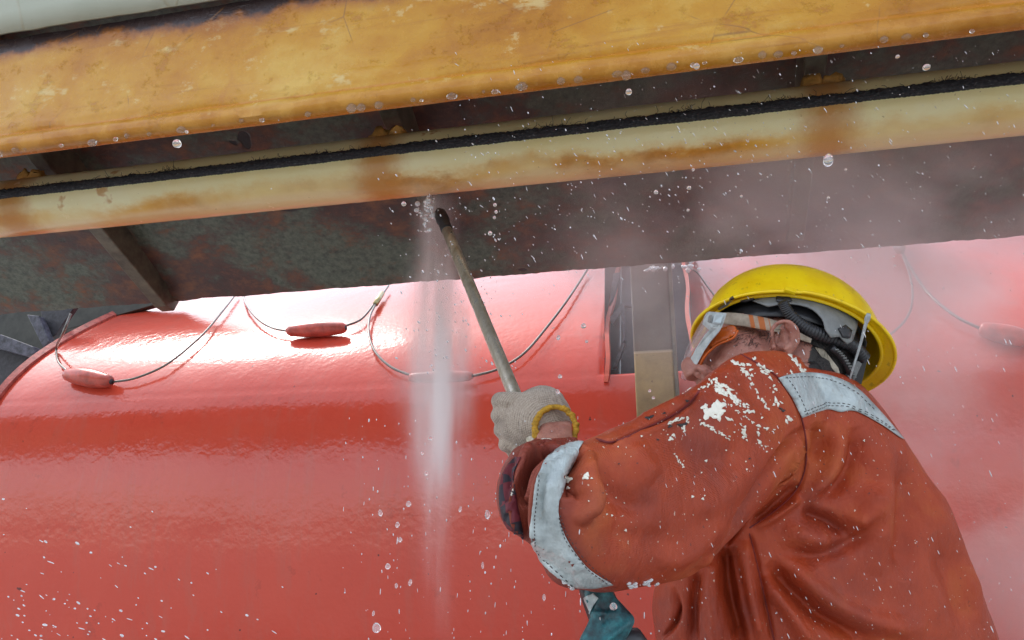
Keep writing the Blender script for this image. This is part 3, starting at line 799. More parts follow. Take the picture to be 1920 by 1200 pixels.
# ---- head frame: forward F_, left-hand side L_, up H_
pv_ = CX * 0.31 + CYv * 0.95
HF = (CX * -0.95 + CYv * 0.31).normalized()
HL = (pv_ * 0.63 - CZ * 0.777).normalized()
HU = (pv_ * 0.777 + CZ * 0.63).normalized()
HC = P(1450, 694, 1.15)
def hp(f, l, h): return HC + HF * f + HL * l + HU * h
def ell(f, l, h, rf_, rl, rh, nu=24, nv=16): return ellipsoid(hp(f, l, h), [HF * rf_, HL * rl, HU * rh], nu, nv)
person = None
body_parts = [
    ell(-.012, 0, .045, .098, .078, .085), ell(.040, 0, -.015, .066, .064, .082), ell(.028, 0, -.062, .058, .056, .040),
    ell(.050, 0, .030, .052, .058, .045), ell(.055, .030, -.022, .042, .036, .040), ell(.055, -.030, -.022, .042, .036, .040),
    tube([hp(.096, 0, .020), hp(.106, 0, -.006), hp(.120, .002, -.044), hp(.114, .002, -.060)], .012, 14, True, [.008, .012, .016, .012]),
    ell(.108, .015, -.056, .014, .011, .012, 12, 8), ell(.108, -.011, -.030, .012, .008, .009, 12, 8),
    ell(.094, 0, -.058, .014, .026, .007), ell(.092, 0, -.070, .013, .022, .008), ell(.080, 0, -.092, .022, .024, .016),
    tube([hp(-.02, 0, -.02), hp(-.035, 0, -.06), P(1478, 740, 1.135), P(1500, 860, 1.14)], .06, 24, True, [.060, .056, .052, .05]),
]
# ears (left ear seen from below and behind)
for sgn in (-1,):
    def ep(a, rf_, rh, out): return hp(-.006 + rf_ * math.cos(a) - .006 * math.sin(a), sgn * (.074 + out), .006 + rh * math.sin(a) + .003 * math.cos(a))
    rim = [ep(rad(a), .020, .031, .014 - .010 * math.cos(rad(a))) for a in range(-40, 250, 14)]
    body_parts.append(tube(rim, .0045, 10, True, [.004 + .0008 * math.sin(i * .3) for i in range(len(rim))]))
    body_parts.append(ellipsoid(hp(-.010, sgn * .080, .004), [(HF * .96 + HL * sgn * -.3) * .018, (HL * sgn + HF * .25) * .004, HU * .027], 16, 10))
    body_parts.append(ellipsoid(hp(-.002, sgn * .083, -.026), [HF * .009, HL * .005, HU * .010], 12, 8))
    ah = [ep(rad(a), .011, .020, .016 - .006 * math.cos(rad(a))) for a in range(10, 235, 16)]
    body_parts.append(tube(ah, .0032, 8, True)); body_parts.append(ellipsoid(hp(.012, sgn * .083, .000), [HF * .005, HL * .004, HU * .007], 10, 8))
ED = 1.074
def et(pts, rpx, dd=0.0, n=26, tap=None):
    w = [P(x, y, ED + dd + o) for x, y, o in catmull([(*p, 0.0) if len(p) == 2 else p for p in pts], n)]
    return tube(w, rpx * .00072, 10, True, tap)
body_parts += [
    et([(1450, 648, .006), (1446, 634, .002), (1449, 616), (1462, 604), (1480, 604), (1493, 616), (1497, 634, .004), (1491, 650, .006), (1481, 661, .008)], 4.8),
    et([(1470, 612, .003), (1482, 620, .002), (1485, 636, .002), (1480, 650, .003), (1468, 655, .004)], 3.4),
    ellipsoid(P(1473, 634, ED + .012), [CX * .0155, CYv * .020, CZ * .005], 20, 12),
    ellipsoid(P(1464, 636, ED + .024), [CX * .014, CYv * .018, CZ * .018], 16, 10),
    ellipsoid(P(1450, 651, ED + .006), [CX * .004, CYv * .005, CZ * .006], 12, 8), ellipsoid(P(1478, 660, ED + .007), [CX * .0062, CYv * .0062, CZ * .004], 12, 8)]
# arms, torso core and hands under the clothes
arm_st = [((1430, 730), (1480, 820), 1.09, .8), ((1330, 800), (1390, 910), 1.0, .8), ((1190, 850), (1260, 1030), .89, .9), ((1080, 900), (1140, 1060), .83, .9),
          ((1010, 990), (1100, 1000), .83, .8)]
fore_st = [((1000, 990), (1120, 1020), .83, .9), ((985, 930), (1080, 920), .88, .9), ((1000, 865), (1080, 855), .95, .9), ((1005, 822), (1074, 815), 1.0, .8), ((1007, 800), (1073, 790), 1.03, .8), ((975, 790), (1062, 790), 1.06, .8)]
body_parts += [ring_loft(arm_st, 30, 24), ring_loft(fore_st, 30, 24),
               ring_loft([((1400, 720), (1560, 730), 1.12, .9), ((1390, 820), (1640, 830), 1.13, .6), ((1330, 1000), (1730, 1000), 1.14, .55), ((1300, 1300), (1840, 1300), 1.15, .55)], 30, 30)]
def fist_parts(g):                                           # g: extra thickness (the glove); holds the lance
    ps = [ellipsoid(P(1008, 792, 1.055), [CX * (.043 + g) + CYv * .004, CYv * (.042 + g), CZ * (.030 + g)], 20, 14),
          ellipsoid(P(990, 812, 1.06), [(CX * .8 + CYv * .5) * (.030 + g), (CYv * .9 - CX * .4) * (.040 + g), CZ * (.026 + g)], 18, 12)]
    lx = lambda y: 825 + (y - 400) * (140 / 340)
    for i, yk in enumerate((752, 779, 806, 833)):            # four fingers folded round the far side of the lance
        r0 = (.0098, .0102, .0098, .0085)[i] + g * .6; ln = (1.0, 1.08, 1.0, .85)[i]
        x0 = 975 - 6 * (3 - i) * .4
        ch = [P(x0 + 22, yk, 1.055), P(x0 - 24 * ln, yk - 2, 1.058), P(x0 - 30 * ln, yk + 2, 1.085), P(x0 - 6, yk + 5, 1.108), P(x0 + 26 * ln, yk + 6, 1.098)]
        ch = [Vector(p) for p in catmull(ch, 16)]
        ps.append(tube(ch, r0, 12, True, [r0 * (1 - .012 * k) * (1.06 if k in (5, 6, 10, 11) else 1) for k in range(16)]))
        ps.append(ellipsoid(ch[-1], [CX * r0 * .9, CYv * r0 * .9, CZ * r0 * .9], 10, 8))
    th = [Vector(p) for p in catmull([P(1045, 775, 1.06), P(1040, 750, 1.085), P(1015, 740, 1.11), P(985, 752, 1.125)], 14)]
    ps.append(tube(th, .0115 + g * .6, 12, True)); ps.append(ellipsoid(th[-1], [CX * .011, CYv * .011, CZ * .011], 10, 8))
    return ps
body_parts += fist_parts(-.002)
bme, bco = voxel_union(body_parts, 0.0026, 4)
def hpx(f, l, h): return tuple(x[0] for x in pix([hp(f, l, h)])[:2])
nx_, ny_ = hpx(.112, .013, -.062)
bco = sculpt(bme, bco, [([(nx_ - 5, ny_ - 5), (nx_ + 2, ny_ + 3)], 5.5, -.009, 0), ([(1460, 624), (1462, 640)], 7, -.007, 0), ([(1455, 612), (1472, 608)], 2.5, -.002, 0), ([(1432, 650), (1400, 655), (1350, 690)], 10, -.0015)])
q_ = bco - np.array(HC); qf, ql, qh = q_ @ np.array(HF), q_ @ np.array(HL), q_ @ np.array(HU)
def ss(x, a, b_): t = np.clip((x - a) / (b_ - a), 0, 1); return t * t * (3 - 2 * t)
mk = np.maximum(ss(qf, -.018, -.030) * ss(qh, -.13, -.09), ss(qh, .032, .046)) * ss(np.linalg.norm(q_, axis=1), .25, .2)
er = np.hypot(*(np.array(pix(bco)[:2]) - np.array([[1472], [634]]))); mk *= np.where((ql > .055) & (qh < .05), ss(er, 27, 31), 1)
bme.attributes.new('scalp', 'FLOAT', 'POINT').data.foreach_set('value', mk.astype(np.float32))
person = finish(bme, 'person', SKIN)
tag(person, 'worker in orange red coverall and yellow helmet, back turned, arm raised to the lance', 'person')
body_bvh = bvh_of(bme, bco)

# ---- coverall
torso = ring_loft([((1430, 690), (1530, 690), 1.10, .9), ((1372, 700), (1600, 712), 1.115, .62), ((1340, 790), (1672, 790), 1.12, .60), ((1292, 930), (1757, 925), 1.13, .56),
                   ((1245, 1050), (1812, 1055), 1.13, .55), ((1226, 1130), (1845, 1130), 1.13, .55), ((1234, 1210), (1872, 1210), 1.13, .55), ((1250, 1420), (1915, 1420), 1.14, .5), ((1275, 1620), (1900, 1620), 1.16, .5)], 90, 64, 2.3)
upper = ring_loft([((1500, 668), (1570, 800), 1.09, .8), ((1440, 657), (1515, 850), 1.05, .85), ((1370, 672), (1462, 905), 1.01, .85), ((1296, 728), (1392, 985), .96, .85), ((1200, 780), (1300, 1075), .90, .85),
                   ((1112, 822), (1205, 1098), .85, .85), ((1050, 845), (1110, 1108), .81, .85), ((1000, 880), (1045, 1070), .80, .7), ((985, 930), (1000, 1020), .80, .6)], 80, 56, 2.2)
fore = ring_loft([((1030, 1050), (1150, 1090), .81, .6), ((988, 1015), (1145, 1062), .815, .75), ((946, 985), (1120, 1010), .82, .8), ((930, 935), (1105, 950), .84, .8), ((936, 885), (1096, 890), .88, .85), ((957, 846), (1092, 842), .93, .85),
                  ((982, 832), (1088, 824), .97, .85), ((998, 826), (1084, 818), .99, .8)], 60, 48)
rightarm = ring_loft([((1330, 800), (1480, 800), 1.2, .8), ((1255, 1000), (1400, 1000), 1.24, .9), ((1232, 1150), (1380, 1150), 1.2, .9), ((1240, 1330), (1400, 1400), 1.08, .8), ((1190, 1330), (1290, 1440), .97, .8), ((1130, 1290), (1190, 1390), .88, .8)], 50, 40)
fbv = BVHTree.FromPolygons([Vector(p) for p in fore[0]] + [Vector(p) for p in upper[0]], list(fore[1]) + [tuple(i + len(fore[0]) for i in f) for f in upper[1]])
def roll(pts, rpx, sink=.35, g_=.86):
    ln = smooth_line(pts, 26); k = .86 / FPX
    w = [cast(fbv, x, y, -rpx * k * sink, g_)[0] for x, y in ln]
    for _ in range(3): w = [w[0]] + [(w[i - 1] + w[i] * 2 + w[i + 1]) / 4 for i in range(1, 25)] + [w[-1]]
    return tube(w, .01, 12, True, [rpx * k * (.45 + .55 * math.sin(math.pi * (i + .5) / 26) ** .6) for i in range(26)])
rolls = [roll([(1086, 828), (1045, 820), (1006, 836), (972, 866)], 10), roll([(1088, 834), (1036, 842), (992, 872), (962, 912), (952, 955)], 10), roll([(1086, 842), (1040, 862), (1006, 895), (985, 945), (980, 1000)], 10),
         roll([(972, 880), (952, 915), (946, 955), (958, 990)], 9), roll([(1072, 816), (1035, 812), (1005, 824)], 7), roll([(1106, 842), (1098, 895), (1102, 940), (1086, 985)], 8, .5, .8), roll([(1012, 900), (998, 950), (998, 1000), (1016, 1040)], 9, .5)]
cme, cco = voxel_union(rolls + [torso, upper, fore, rightarm, ellipsoid(P(1086, 1026, .82), [CX * .040 + CYv * .004, CYv * .041, CZ * .04], 24, 16)], 0.0040, 6, 1)
# broad forms first, then folds, then creases;  (polyline, radius px, metres, end fade, asymmetry)
folds = [
    # back: long soft folds
    ([(1625, 800), (1655, 880), (1650, 980), (1640, 1080)], 26, .010), ([(1680, 850), (1705, 930), (1700, 1020), (1690, 1090)], 26, -.013),
    ([(1712, 862), (1765, 965), (1812, 1070), (1850, 1170)], 20, .009), ([(1745, 1000), (1790, 1100), (1820, 1200)], 20, -.007),
    ([(1560, 790), (1568, 840), (1545, 900), (1500, 940)], 16, .010), ([(1600, 800), (1605, 850), (1580, 905), (1525, 945)], 15, -.012),
    ([(1530, 790), (1535, 830), (1522, 870)], 12, -.008),
    ([(1628, 900), (1622, 960), (1592, 1000)], 24, .014), ([(1500, 958), (1550, 975), (1600, 1002)], 14, -.014, .2), ([(1470, 985), (1520, 1010), (1560, 1012)], 20, .010),
    ([(1452, 1028), (1530, 1042), (1600, 1015), (1640, 960)], 15, -.010, .25),
    ([(1440, 1052), (1490, 1110), (1560, 1170), (1640, 1215)], 16, -.018, .2), ([(1465, 1045), (1540, 1115), (1630, 1160), (1740, 1180)], 22, .012, .2),
    ([(1430, 1080), (1475, 1140), (1530, 1215)], 14, .012, .2),
    ([(1405, 1000), (1425, 1080), (1452, 1215)], 5, -.006, .1),
    ([(1395, 1010), (1400, 1090), (1425, 1215)], 14, .010, .15),
    ([(1360, 1025), (1370, 1110), (1395, 1220)], 13, -.022, .12), ([(1335, 1040), (1335, 1120), (1345, 1220)], 15, .012, .15),
    ([(1375, 1010), (1392, 1100), (1420, 1215)], 7, -.009, .15), ([(1310, 1060), (1300, 1140), (1300, 1220)], 10, -.010, .2),
    ([(1262, 1100), (1272, 1150), (1250, 1195)], 6, -.006), ([(1275, 1130), (1262, 1170), (1240, 1200)], 3, -.005, .2),
    # armpit
    ([(1515, 800), (1470, 850), (1430, 905), (1395, 965), (1345, 1045)], 9, -.016, .15, 0, (.9, 2)), ([(1500, 905), (1455, 945), (1405, 985)], 8, -.010, .2), ([(1500, 930), (1470, 955), (1415, 992)], 8, .010, .2),
    ([(1500, 850), (1450, 905), (1410, 965)], 12, .010, .2, 0, (1.0, 2)),
    # upper arm
    ([(1100, 850), (1125, 900), (1175, 945), (1240, 950)], 22, -.008), ([(1180, 820), (1200, 870), (1230, 900)], 26, .007), ([(1240, 810), (1330, 860), (1420, 850)], 30, -.005),
    ([(1290, 960), (1350, 930), (1440, 830)], 26, .006), ([(1120, 990), (1200, 1010), (1290, 1010)], 26, -.005), ([(1330, 740), (1400, 790), (1470, 800)], 24, .004),
    ([(1385, 690), (1420, 740), (1460, 800)], 20, -.004), ([(1230, 1060), (1300, 1030), (1370, 950)], 18, .006),
    # crook of the elbow
    ([(1093, 836), (1078, 870), (1066, 905), (1062, 935)], 9, -.020, .15), ([(1108, 845), (1100, 900), (1104, 940), (1085, 985)], 12, .012, .2), ([(1085, 880), (1080, 915), (1090, 938)], 6, -.010, .2),
    ([(1112, 860), (1120, 920), (1112, 975)], 8, -.006, .2),
    # gathered sleeve
    ([(1088, 824), (1045, 822), (1003, 845), (970, 880)], 6, -.011, .1), ([(1085, 832), (1030, 838), (995, 868), (976, 905)], 8, .008, .15),
    ([(1086, 830), (1034, 850), (998, 886), (986, 945), (992, 1020)], 8, -.014, .1), ([(1060, 812), (1020, 818), (990, 838)], 6, .007), ([(1070, 818), (1015, 828), (985, 850)], 4, -.006),
    ([(1010, 850), (975, 893), (966, 950), (980, 1010)], 8, .009, .15), ([(985, 850), (960, 890), (955, 945), (972, 1010)], 6, -.009, .1),
    ([(1040, 865), (1018, 905), (1012, 970), (1030, 1040)], 14, .008, .2), ([(1000, 1010), (1030, 1060), (1090, 1100)], 9, -.005, .2),
    ([(1056, 850), (1030, 900), (1022, 960), (1036, 1020)], 6, -.0035), ([(1040, 880), (1036, 950), (1050, 1010)], 7, .003), ([(1020, 1030), (1060, 1060), (1110, 1090)], 6, -.003), ([(1060, 1030), (1090, 1070)], 6, .003),
    ([(1530, 710), (1545, 740), (1548, 768)], 5, -.003), ([(1575, 720), (1600, 745), (1604, 770)], 6, .003), ([(1500, 715), (1516, 775)], 5, .002),
    # seams and the shoulder flap
    ([(1117, 823), (1149, 829), (1203, 806), (1255, 782), (1290, 758), (1312, 732)], 3.2, -.006, .05), ([(1150, 836), (1205, 815), (1262, 790), (1300, 762)], 8, .004, .1),
    ([(1389, 664), (1425, 684), (1458, 707), (1490, 750), (1506, 795), (1512, 840), (1508, 885), (1488, 925), (1405, 990)], 3.0, -.0045, .05),
    ([(1180, 790), (1240, 765), (1300, 735)], 10, .004),
]
folds = [(f[0], f[1], f[2] * (1.7 if max(q[0] for q in f[0]) < 1115 and f[1] > 3.5 else 1.4 if f[1] > 5 else 1.2), *f[3:]) for f in folds]
cco = sculpt(cme, cco, folds)
cn = normals(cme); px_, py_, _d = pix(cco)
m_ = (px_ > 850) & (px_ < 2000) & (py_ > 600) & (py_ < 1300)
idx = np.nonzero(m_)[0]; dsp = np.zeros(len(cco))
for i in idx:
    x, y, z = cco[i]; dsp[i] = 0.0016 * mnoise.fractal((x * 9, y * 9, z * 6), 1.0, 2.0, 3) + 0.0010 * (0.5 - abs(mnoise.noise((x * 30 + 4, y * 30, z * 22))))
cco += cn * dsp[:, None]; put_co(cme, cco)
coverall = finish(cme, 'coverall', CLOTH, person)
cbvh = bvh_of(cme, cco)
def lpx(pts, n=40): return smooth_line(pts, n)
# reflective bands
armband = lpx([(1080, 829), (1040, 846), (1008, 890), (998, 950), (996, 1005), (1012, 1046), (1042, 1078), (1084, 1100)], 24) + [(1115, 1100)] + lpx([(1148, 1094), (1100, 1062), (1064, 1010), (1048, 965), (1052, 925), (1066, 880), (1094, 831)], 24)
bnd = decal('reflective_band', cbvh, armband, BAND, person, .0012, .0012, 6, .82); bnd['label'] = 'wet silver reflective band around the elbow'
backband = lpx([(1458, 708), (1500, 700), (1548, 703), (1600, 725), (1645, 768), (1693, 824)], 26) + lpx([(1688, 822), (1650, 796), (1610, 774), (1592, 770), (1575, 773), (1553, 768), (1530, 773), (1503, 783)], 24) + [(1484, 745)]
bnd = decal('reflective_band', cbvh, backband, BAND, person, .0012, .0012, 6, 1.1); bnd['label'] = 'silver reflective band across the shoulders'
for pts, g_ in (([(1010, 890), (1003, 950), (1003, 1003), (1020, 1046), (1078, 1100)], .82), ([(1052, 965), (1069, 1008), (1104, 1056), (1142, 1088)], .82), ([(1048, 970), (1064, 1013), (1098, 1061), (1136, 1091)], .82),
                ([(1470, 710), (1510, 708), (1550, 712), (1598, 734), (1640, 772)], 1.1), ([(1505, 772), (1532, 762), (1552, 757), (1592, 760), (1640, 784), (1675, 808)], 1.1),
                ([(1472, 708), (1494, 740), (1512, 778)], 1.1), ([(1507, 777), (1534, 767), (1554, 762), (1594, 765), (1642, 789), (1672, 808)], 1.1)):
    line_on('stitching', cbvh, pts, .00045, THREAD, person, .0028, g_, n=int(sum(math.dist(pts[i], pts[i + 1]) for i in range(len(pts) - 1)) / 4), dash=True)
line_on('seam', cbvh, [(1389, 664), (1425, 684), (1458, 707), (1490, 750), (1506, 795), (1512, 840), (1508, 885), (1488, 925), (1450, 960), (1405, 990)], .0013, SEAM, person, -.0004, 1.1)
line_on('seam', cbvh, [(1117, 823), (1149, 829), (1203, 806), (1255, 782), (1290, 758), (1312, 732)], .0016, SEAM, person, -.0006, .9)
line_on('seam', cbvh, [(1405, 1000), (1425, 1080), (1452, 1200)], .0008, SEAM, person, .0002, 1.05)
# checked lining turned out at the back of the sleeve
cm = Mat('dark_checked_lining', rough=0.7)
ch = cm.t.nodes.new('ShaderNodeTexChecker'); cm.put(ch.inputs['Vector'], cm.map((1, 1, 1), rot=(0.3, 0.4, 0.5))); ch.inputs['Scale'].default_value = 38
ch.inputs['Color1'].default_value = (0.13, 0.012, 0.02, 1); ch.inputs['Color2'].default_value = (0.02, 0.014, 0.022, 1)
cm.set('Base Color', ch.outputs[0]); cm.bump(cm.noise(60), 0.5, 0.002)
decal('checked_lining', cbvh, lpx([(966, 858), (948, 880), (939, 908), (938, 940), (944, 972), (960, 1000), (980, 1024)], 18) + lpx([(982, 1010), (972, 962), (964, 915), (966, 885), (978, 858)], 14), cm.m, person, .0008, .001, 6, .84)
# dried paint splashes
b = Buf()
def blob(x, y, r_, el=1.0, an=0.0, guess=1.0):
    k = 9 if r_ < 4 else 16; ph = random.random() * 9
    pts = []
    for i in range(k):
        a = 2 * math.pi * i / k; q = r_ * (1 + 0.35 * math.sin(a * 3 + ph) + 0.25 * random.uniform(-1, 1))
        dx, dy = q * el * math.cos(a), q * math.sin(a) / max(1, el ** .4)
        pts.append((x + dx * math.cos(an) - dy * math.sin(an), y + dx * math.sin(an) + dy * math.cos(an)))
    w = [cast(cbvh, *p, .0003, guess)[0] for p in pts]; c, n_ = cast(cbvh, x, y, .0012, guess)
    if (max((q - c).length for q in w)) > r_ * 3.2 * el / FPX * 1.2: return
    mid = [c.lerp(q, .75) + n_ * .0008 for q in w]
    b.add([c] + mid + w, [(0, 1 + i, 1 + (i + 1) % k) for i in range(k)] + [(1 + i, 1 + k + i, 1 + k + (i + 1) % k, 1 + (i + 1) % k) for i in range(k)])
for (x, y, r_) in ((1338, 768, 13), (1328, 776, 9), (1350, 760, 9), (1322, 764, 6), (1345, 782, 7), (1352, 772, 6), (1098, 895, 5), (1101, 890, 4), (1066, 899, 6), (1072, 886, 5), (1078, 872, 3), (1065, 915, 3), (956, 904, 3), (1257, 823, 4), (1262, 816, 3), (1298, 931, 2.5), (1110, 897, 2), (1342, 712, 4), (1620, 826, 2)):
    blob(x, y, r_, 1.1, 0, .95)
for x1, y1, x2, y2, n_, sz in ((1368, 682, 1410, 686, 12, 3.4), (1386, 692, 1418, 702, 10, 3), (1415, 690, 1445, 700, 8, 2.6), (1328, 708, 1395, 762, 26, 2.8), (1345, 730, 1385, 758, 14, 3.6), (1352, 722, 1378, 740, 9, 3.6),
        (1388, 760, 1412, 776, 10, 2.8), (1312, 790, 1372, 826, 22, 2.2), (1360, 782, 1404, 800, 8, 2.4), (1392, 800, 1398, 828, 9, 3), (1420, 795, 1424, 830, 10, 2.6), (1420, 796, 1452, 808, 9, 2.2), (1412, 830, 1448, 840, 6, 1.6),
        (1410, 672, 1446, 702, 14, 2.6), (1484, 664, 1512, 704, 18, 3), (1500, 690, 1516, 710, 7, 3.2), (1250, 795, 1292, 778, 9, 2.4), (1278, 812, 1292, 776, 12, 2.2), (1440, 705, 1480, 790, 12, 3), (1398, 702, 1428, 748, 12, 2.4), (1428, 748, 1440, 770, 6, 2.2),
        (1008, 792, 1058, 814, 16, 2), (1018, 800, 1040, 806, 8, 2.4), (1262, 850, 1286, 882, 9, 1.5), (948, 896, 958, 930, 8, 2.2), (962, 915, 958, 926, 5, 2.2), (1310, 730, 1332, 722, 8, 1.8), (1350, 746, 1420, 800, 16, 1.4), (1540, 680, 1556, 696, 5, 1.8),
        (1085, 836, 1060, 880, 8, 1.6), (1206, 750, 1300, 720, 6, 1.6), (1480, 690, 1506, 760, 5, 1.5)):
    an = math.atan2(y2 - y1, x2 - x1)
    for k in range(n_):
        t = random.random(); j = random.gauss(0, sz * .8)
        blob(x1 + (x2 - x1) * t - j * math.sin(an), y1 + (y2 - y1) * t + j * math.cos(an), sz * random.uniform(.35, 1.15), random.uniform(1, 2.2), an + random.uniform(-.5, .5), .95)
for k in range(70):
    blob(random.uniform(1100, 1500), random.uniform(690, 1000), abs(random.gauss(0, .7)) + .5, 1, 0, .95)
tag(link('paint_splashes', b.v, b.f, SPLAT, person), kind='stuff')
b = Buf()
for x, y, r_ in ((1215, 784, 3.5), (1222, 781, 3), (1245, 775, 2.2), (1288, 752, 2.4), (1256, 799, 2.6), (1276, 797, 4), (1285, 795, 3), (1233, 825, 1.6), (1468, 770, 3), (1463, 766, 2), (1160, 870, 1.2), (1405, 860, 1.5)):
    blob(x, y, r_, 1.6, random.uniform(-.6, .2), .95)
tag(link('dark_grease_specks', b.v, b.f, BLACK, person), kind='stuff')

# ---- trousers and boots below the frame
hipc = P(1590, 1560, 1.15)
legs = []
for sgn in (-1, 1):
    hx = hipc.x + sgn * 0.10
    legs.append(tube([Vector((hx, hipc.y, hipc.z + .08)), Vector((hx, hipc.y, hipc.z - .15)), Vector((hx + sgn * .03, hipc.y + .02, .62)), Vector((hx + sgn * .05, hipc.y, .22))], .1, 20, True, [.115, .112, .085, .075]))
tme, tco = voxel_union(legs, .012, 6)
finish(tme, 'trousers', CLOTH, person)
for sgn in (-1, 1):
    hx = hipc.x + sgn * 0.15
    bt = voxel_union([tube([Vector((hx, hipc.y, .32)), Vector((hx, hipc.y, .14))], .06, 16, True, [.062, .055]), ellipsoid((hx, hipc.y + .06, .125), [(.052, 0, 0), (0, .13, 0), (0, 0, .045)], 16, 10)], .01, 4)[0]
    finish(bt, 'boot', BLACK, person)

# ---- knitted glove
gmm = Mat('knitted_grey_cotton', rough=0.85)
vx = gmm.xyz(gmm.map((1, 1, 1)))
nodelen = gmm.t.nodes.new('ShaderNodeVectorMath'); nodelen.operation = 'LENGTH'; gmm.put(nodelen.inputs[0], gmm.obj)
rings = gmm.ma('SINE', gmm.ma('MULTIPLY', gmm.ma('ADD', nodelen.outputs['Value'], gmm.ma('MULTIPLY', gmm.noise(14, 3), .022)), 2 * math.pi / .0031))
cross = gmm.ma('SINE', gmm.ma('MULTIPLY', gmm.ma('ADD', gmm.ma('ADD', vx[2], gmm.ma('MULTIPLY', vx[0], 0.6)), gmm.ma('MULTIPLY', gmm.noise(30, 2), .006)), 2 * math.pi / .0023))
kn = gmm.ma('ADD', gmm.ma('MULTIPLY', gmm.ma('MULTIPLY', rings, gmm.step(gmm.noise(60, 3), .30, .62)), .32), gmm.ma('ADD', gmm.ma('MULTIPLY', gmm.ma('MULTIPLY', cross, rings), .35), gmm.ma('MULTIPLY', gmm.ma('SUBTRACT', gmm.noise(330, 3, .6), .5), 1.6)))
dn = gmm.noise(26, 5, .6)
gcol = gmm.ramp(gmm.ma('ADD', gmm.ma('MULTIPLY', kn, .5), .5), [(0.1, (0.13, 0.095, 0.07)), (0.45, (0.34, 0.27, 0.21)), (0.9, (0.50, 0.42, 0.33))])
gmm.set('Base Color', gmm.mix(gmm.ma('MULTIPLY', gmm.step(dn, .45, .68), .55), gcol, (0.17, 0.13, 0.10)))
gmm.bump(kn, .7, .0010); gmm.set('Sheen Weight', .2)
cuff_c = P(1041, 804, 1.02)
gl_parts = fist_parts(.0035)
gl_parts.append(ring_loft([((935, 800), (1040, 800), 1.075, .6), ((941, 830), (1030, 830), 1.075, .55), ((955, 862), (1020, 862), 1.08, .5)], 14, 24))
gl_parts.append(tube([P(1015, 795, 1.05), P(1036, 800, 1.035)], .032, 24, True, [.040, .029]))
gme, gco = voxel_union(gl_parts, .0022, 7)
gco = sculpt(gme, gco, [([(952, 745), (945, 790), (952, 840)], 7, .003), ([(980, 738), (985, 770), (1000, 800)], 8, -.0025), ([(1040, 745), (1062, 765)], 6, -.002)])
put_co(gme, gco - np.array(cuff_c))
glove = finish(gme, 'glove', gmm.m, person); glove.location = cuff_c; glove['label'] = 'grey knitted glove closed round the lance'
cy_mat = m_simple('yellow_knitted_edge', (0.42, 0.225, 0.014), 0.8, var=0.35, scale=160, bump=0.8, bd=.002)
b = Buf()
rc = []
for k in range(72):
    a = 2 * math.pi * k / 72
    rc.append(P(1041 + 38 * math.cos(a), 803 - 40 * math.sin(a), 1.012 + .010 * math.sin(a)))
U_ = lambda: random.uniform(.8, 1.25)
for k in range(72):
    b.add(*ellipsoid(rc[k] + Vector((random.gauss(0, .0005), random.gauss(0, .0005), random.gauss(0, .0005))), [(.0040 * U_(), 0, 0), (0, .0040 * U_(), 0), (0, 0, .0036)], 8, 6))
b.add(*tube(rc + [rc[0]], .0034, 8, False))
link('glove_cuff', b.v, b.f, cy_mat, person)

# ---- right hand in a teal glove on the trigger gun
teal = Mat('scuffed_teal_rubber', rough=0.5)
tn = teal.noise(55, 7, .7); tn2 = teal.noise(14, 5, .6)
teal.set('Base Color', teal.ramp(teal.ma('ADD', teal.ma('MULTIPLY', tn, .5), teal.ma('MULTIPLY', tn2, .5)), [(0.38, (0.006, 0.018, 0.024)), (0.47, (0.012, 0.085, 0.10)), (0.60, (0.03, 0.26, 0.28))]))
teal.bump(tn, .6, .002)
tl = [ring_loft([((1098, 1090), (1148, 1085), .86, .8), ((1096, 1118), (1150, 1112), .85, .75), ((1104, 1140), (1172, 1138), .845, .65), ((1106, 1156), (1190, 1160), .84, .6), ((1098, 1176), (1184, 1180), .835, .6), ((1086, 1200), (1168, 1212), .83, .6), ((1076, 1240), (1160, 1250), .82, .6), ((1070, 1300), (1165, 1310), .82, .5)], 60, 28, 3.2)]
for i in range(4):
    yk = 1262 + i * 24; ch_ = [Vector(p) for p in catmull([P(1085, yk, .82), P(1062, yk + 6, .84), P(1070, yk + 8, .87), P(1105, yk + 8, .875), P(1125, yk + 6, .87)], 14)]
    tl.append(tube(ch_, (.010, .0105, .010, .009)[i], 12)); tl.append(ellipsoid(ch_[-1], [(.009, 0, 0), (0, .009, 0), (0, 0, .009)], 10, 8))
tl.append(tube([P(1140, 1250, .83), P(1165, 1265, .845), P(1172, 1290, .865)], .011, 12))
tmm, tcc = voxel_union(tl, .0024, 3)
tcc = sculpt(tmm, tcc, [([(1188, 1160), (1150, 1190), (1100, 1230)], 6, .004), ([(1130, 1105), (1140, 1140), (1120, 1190)], 7, -.004), ([(1105, 1150), (1160, 1150)], 5, .003), ([(1112, 1112), (1108, 1150)], 5, -.004)])
gl2 = finish(tmm, 'glove', teal.m, person); gl2['label'] = 'scuffed teal rubber glove below the elbow'
tb = bvh_of(tmm, tcc)
decal('glove_cuff', tb, [(1097, 1120), (1112, 1112), (1122, 1122), (1112, 1140), (1107, 1152), (1101, 1140)], BAND, person, .001, .001, 5, .85)

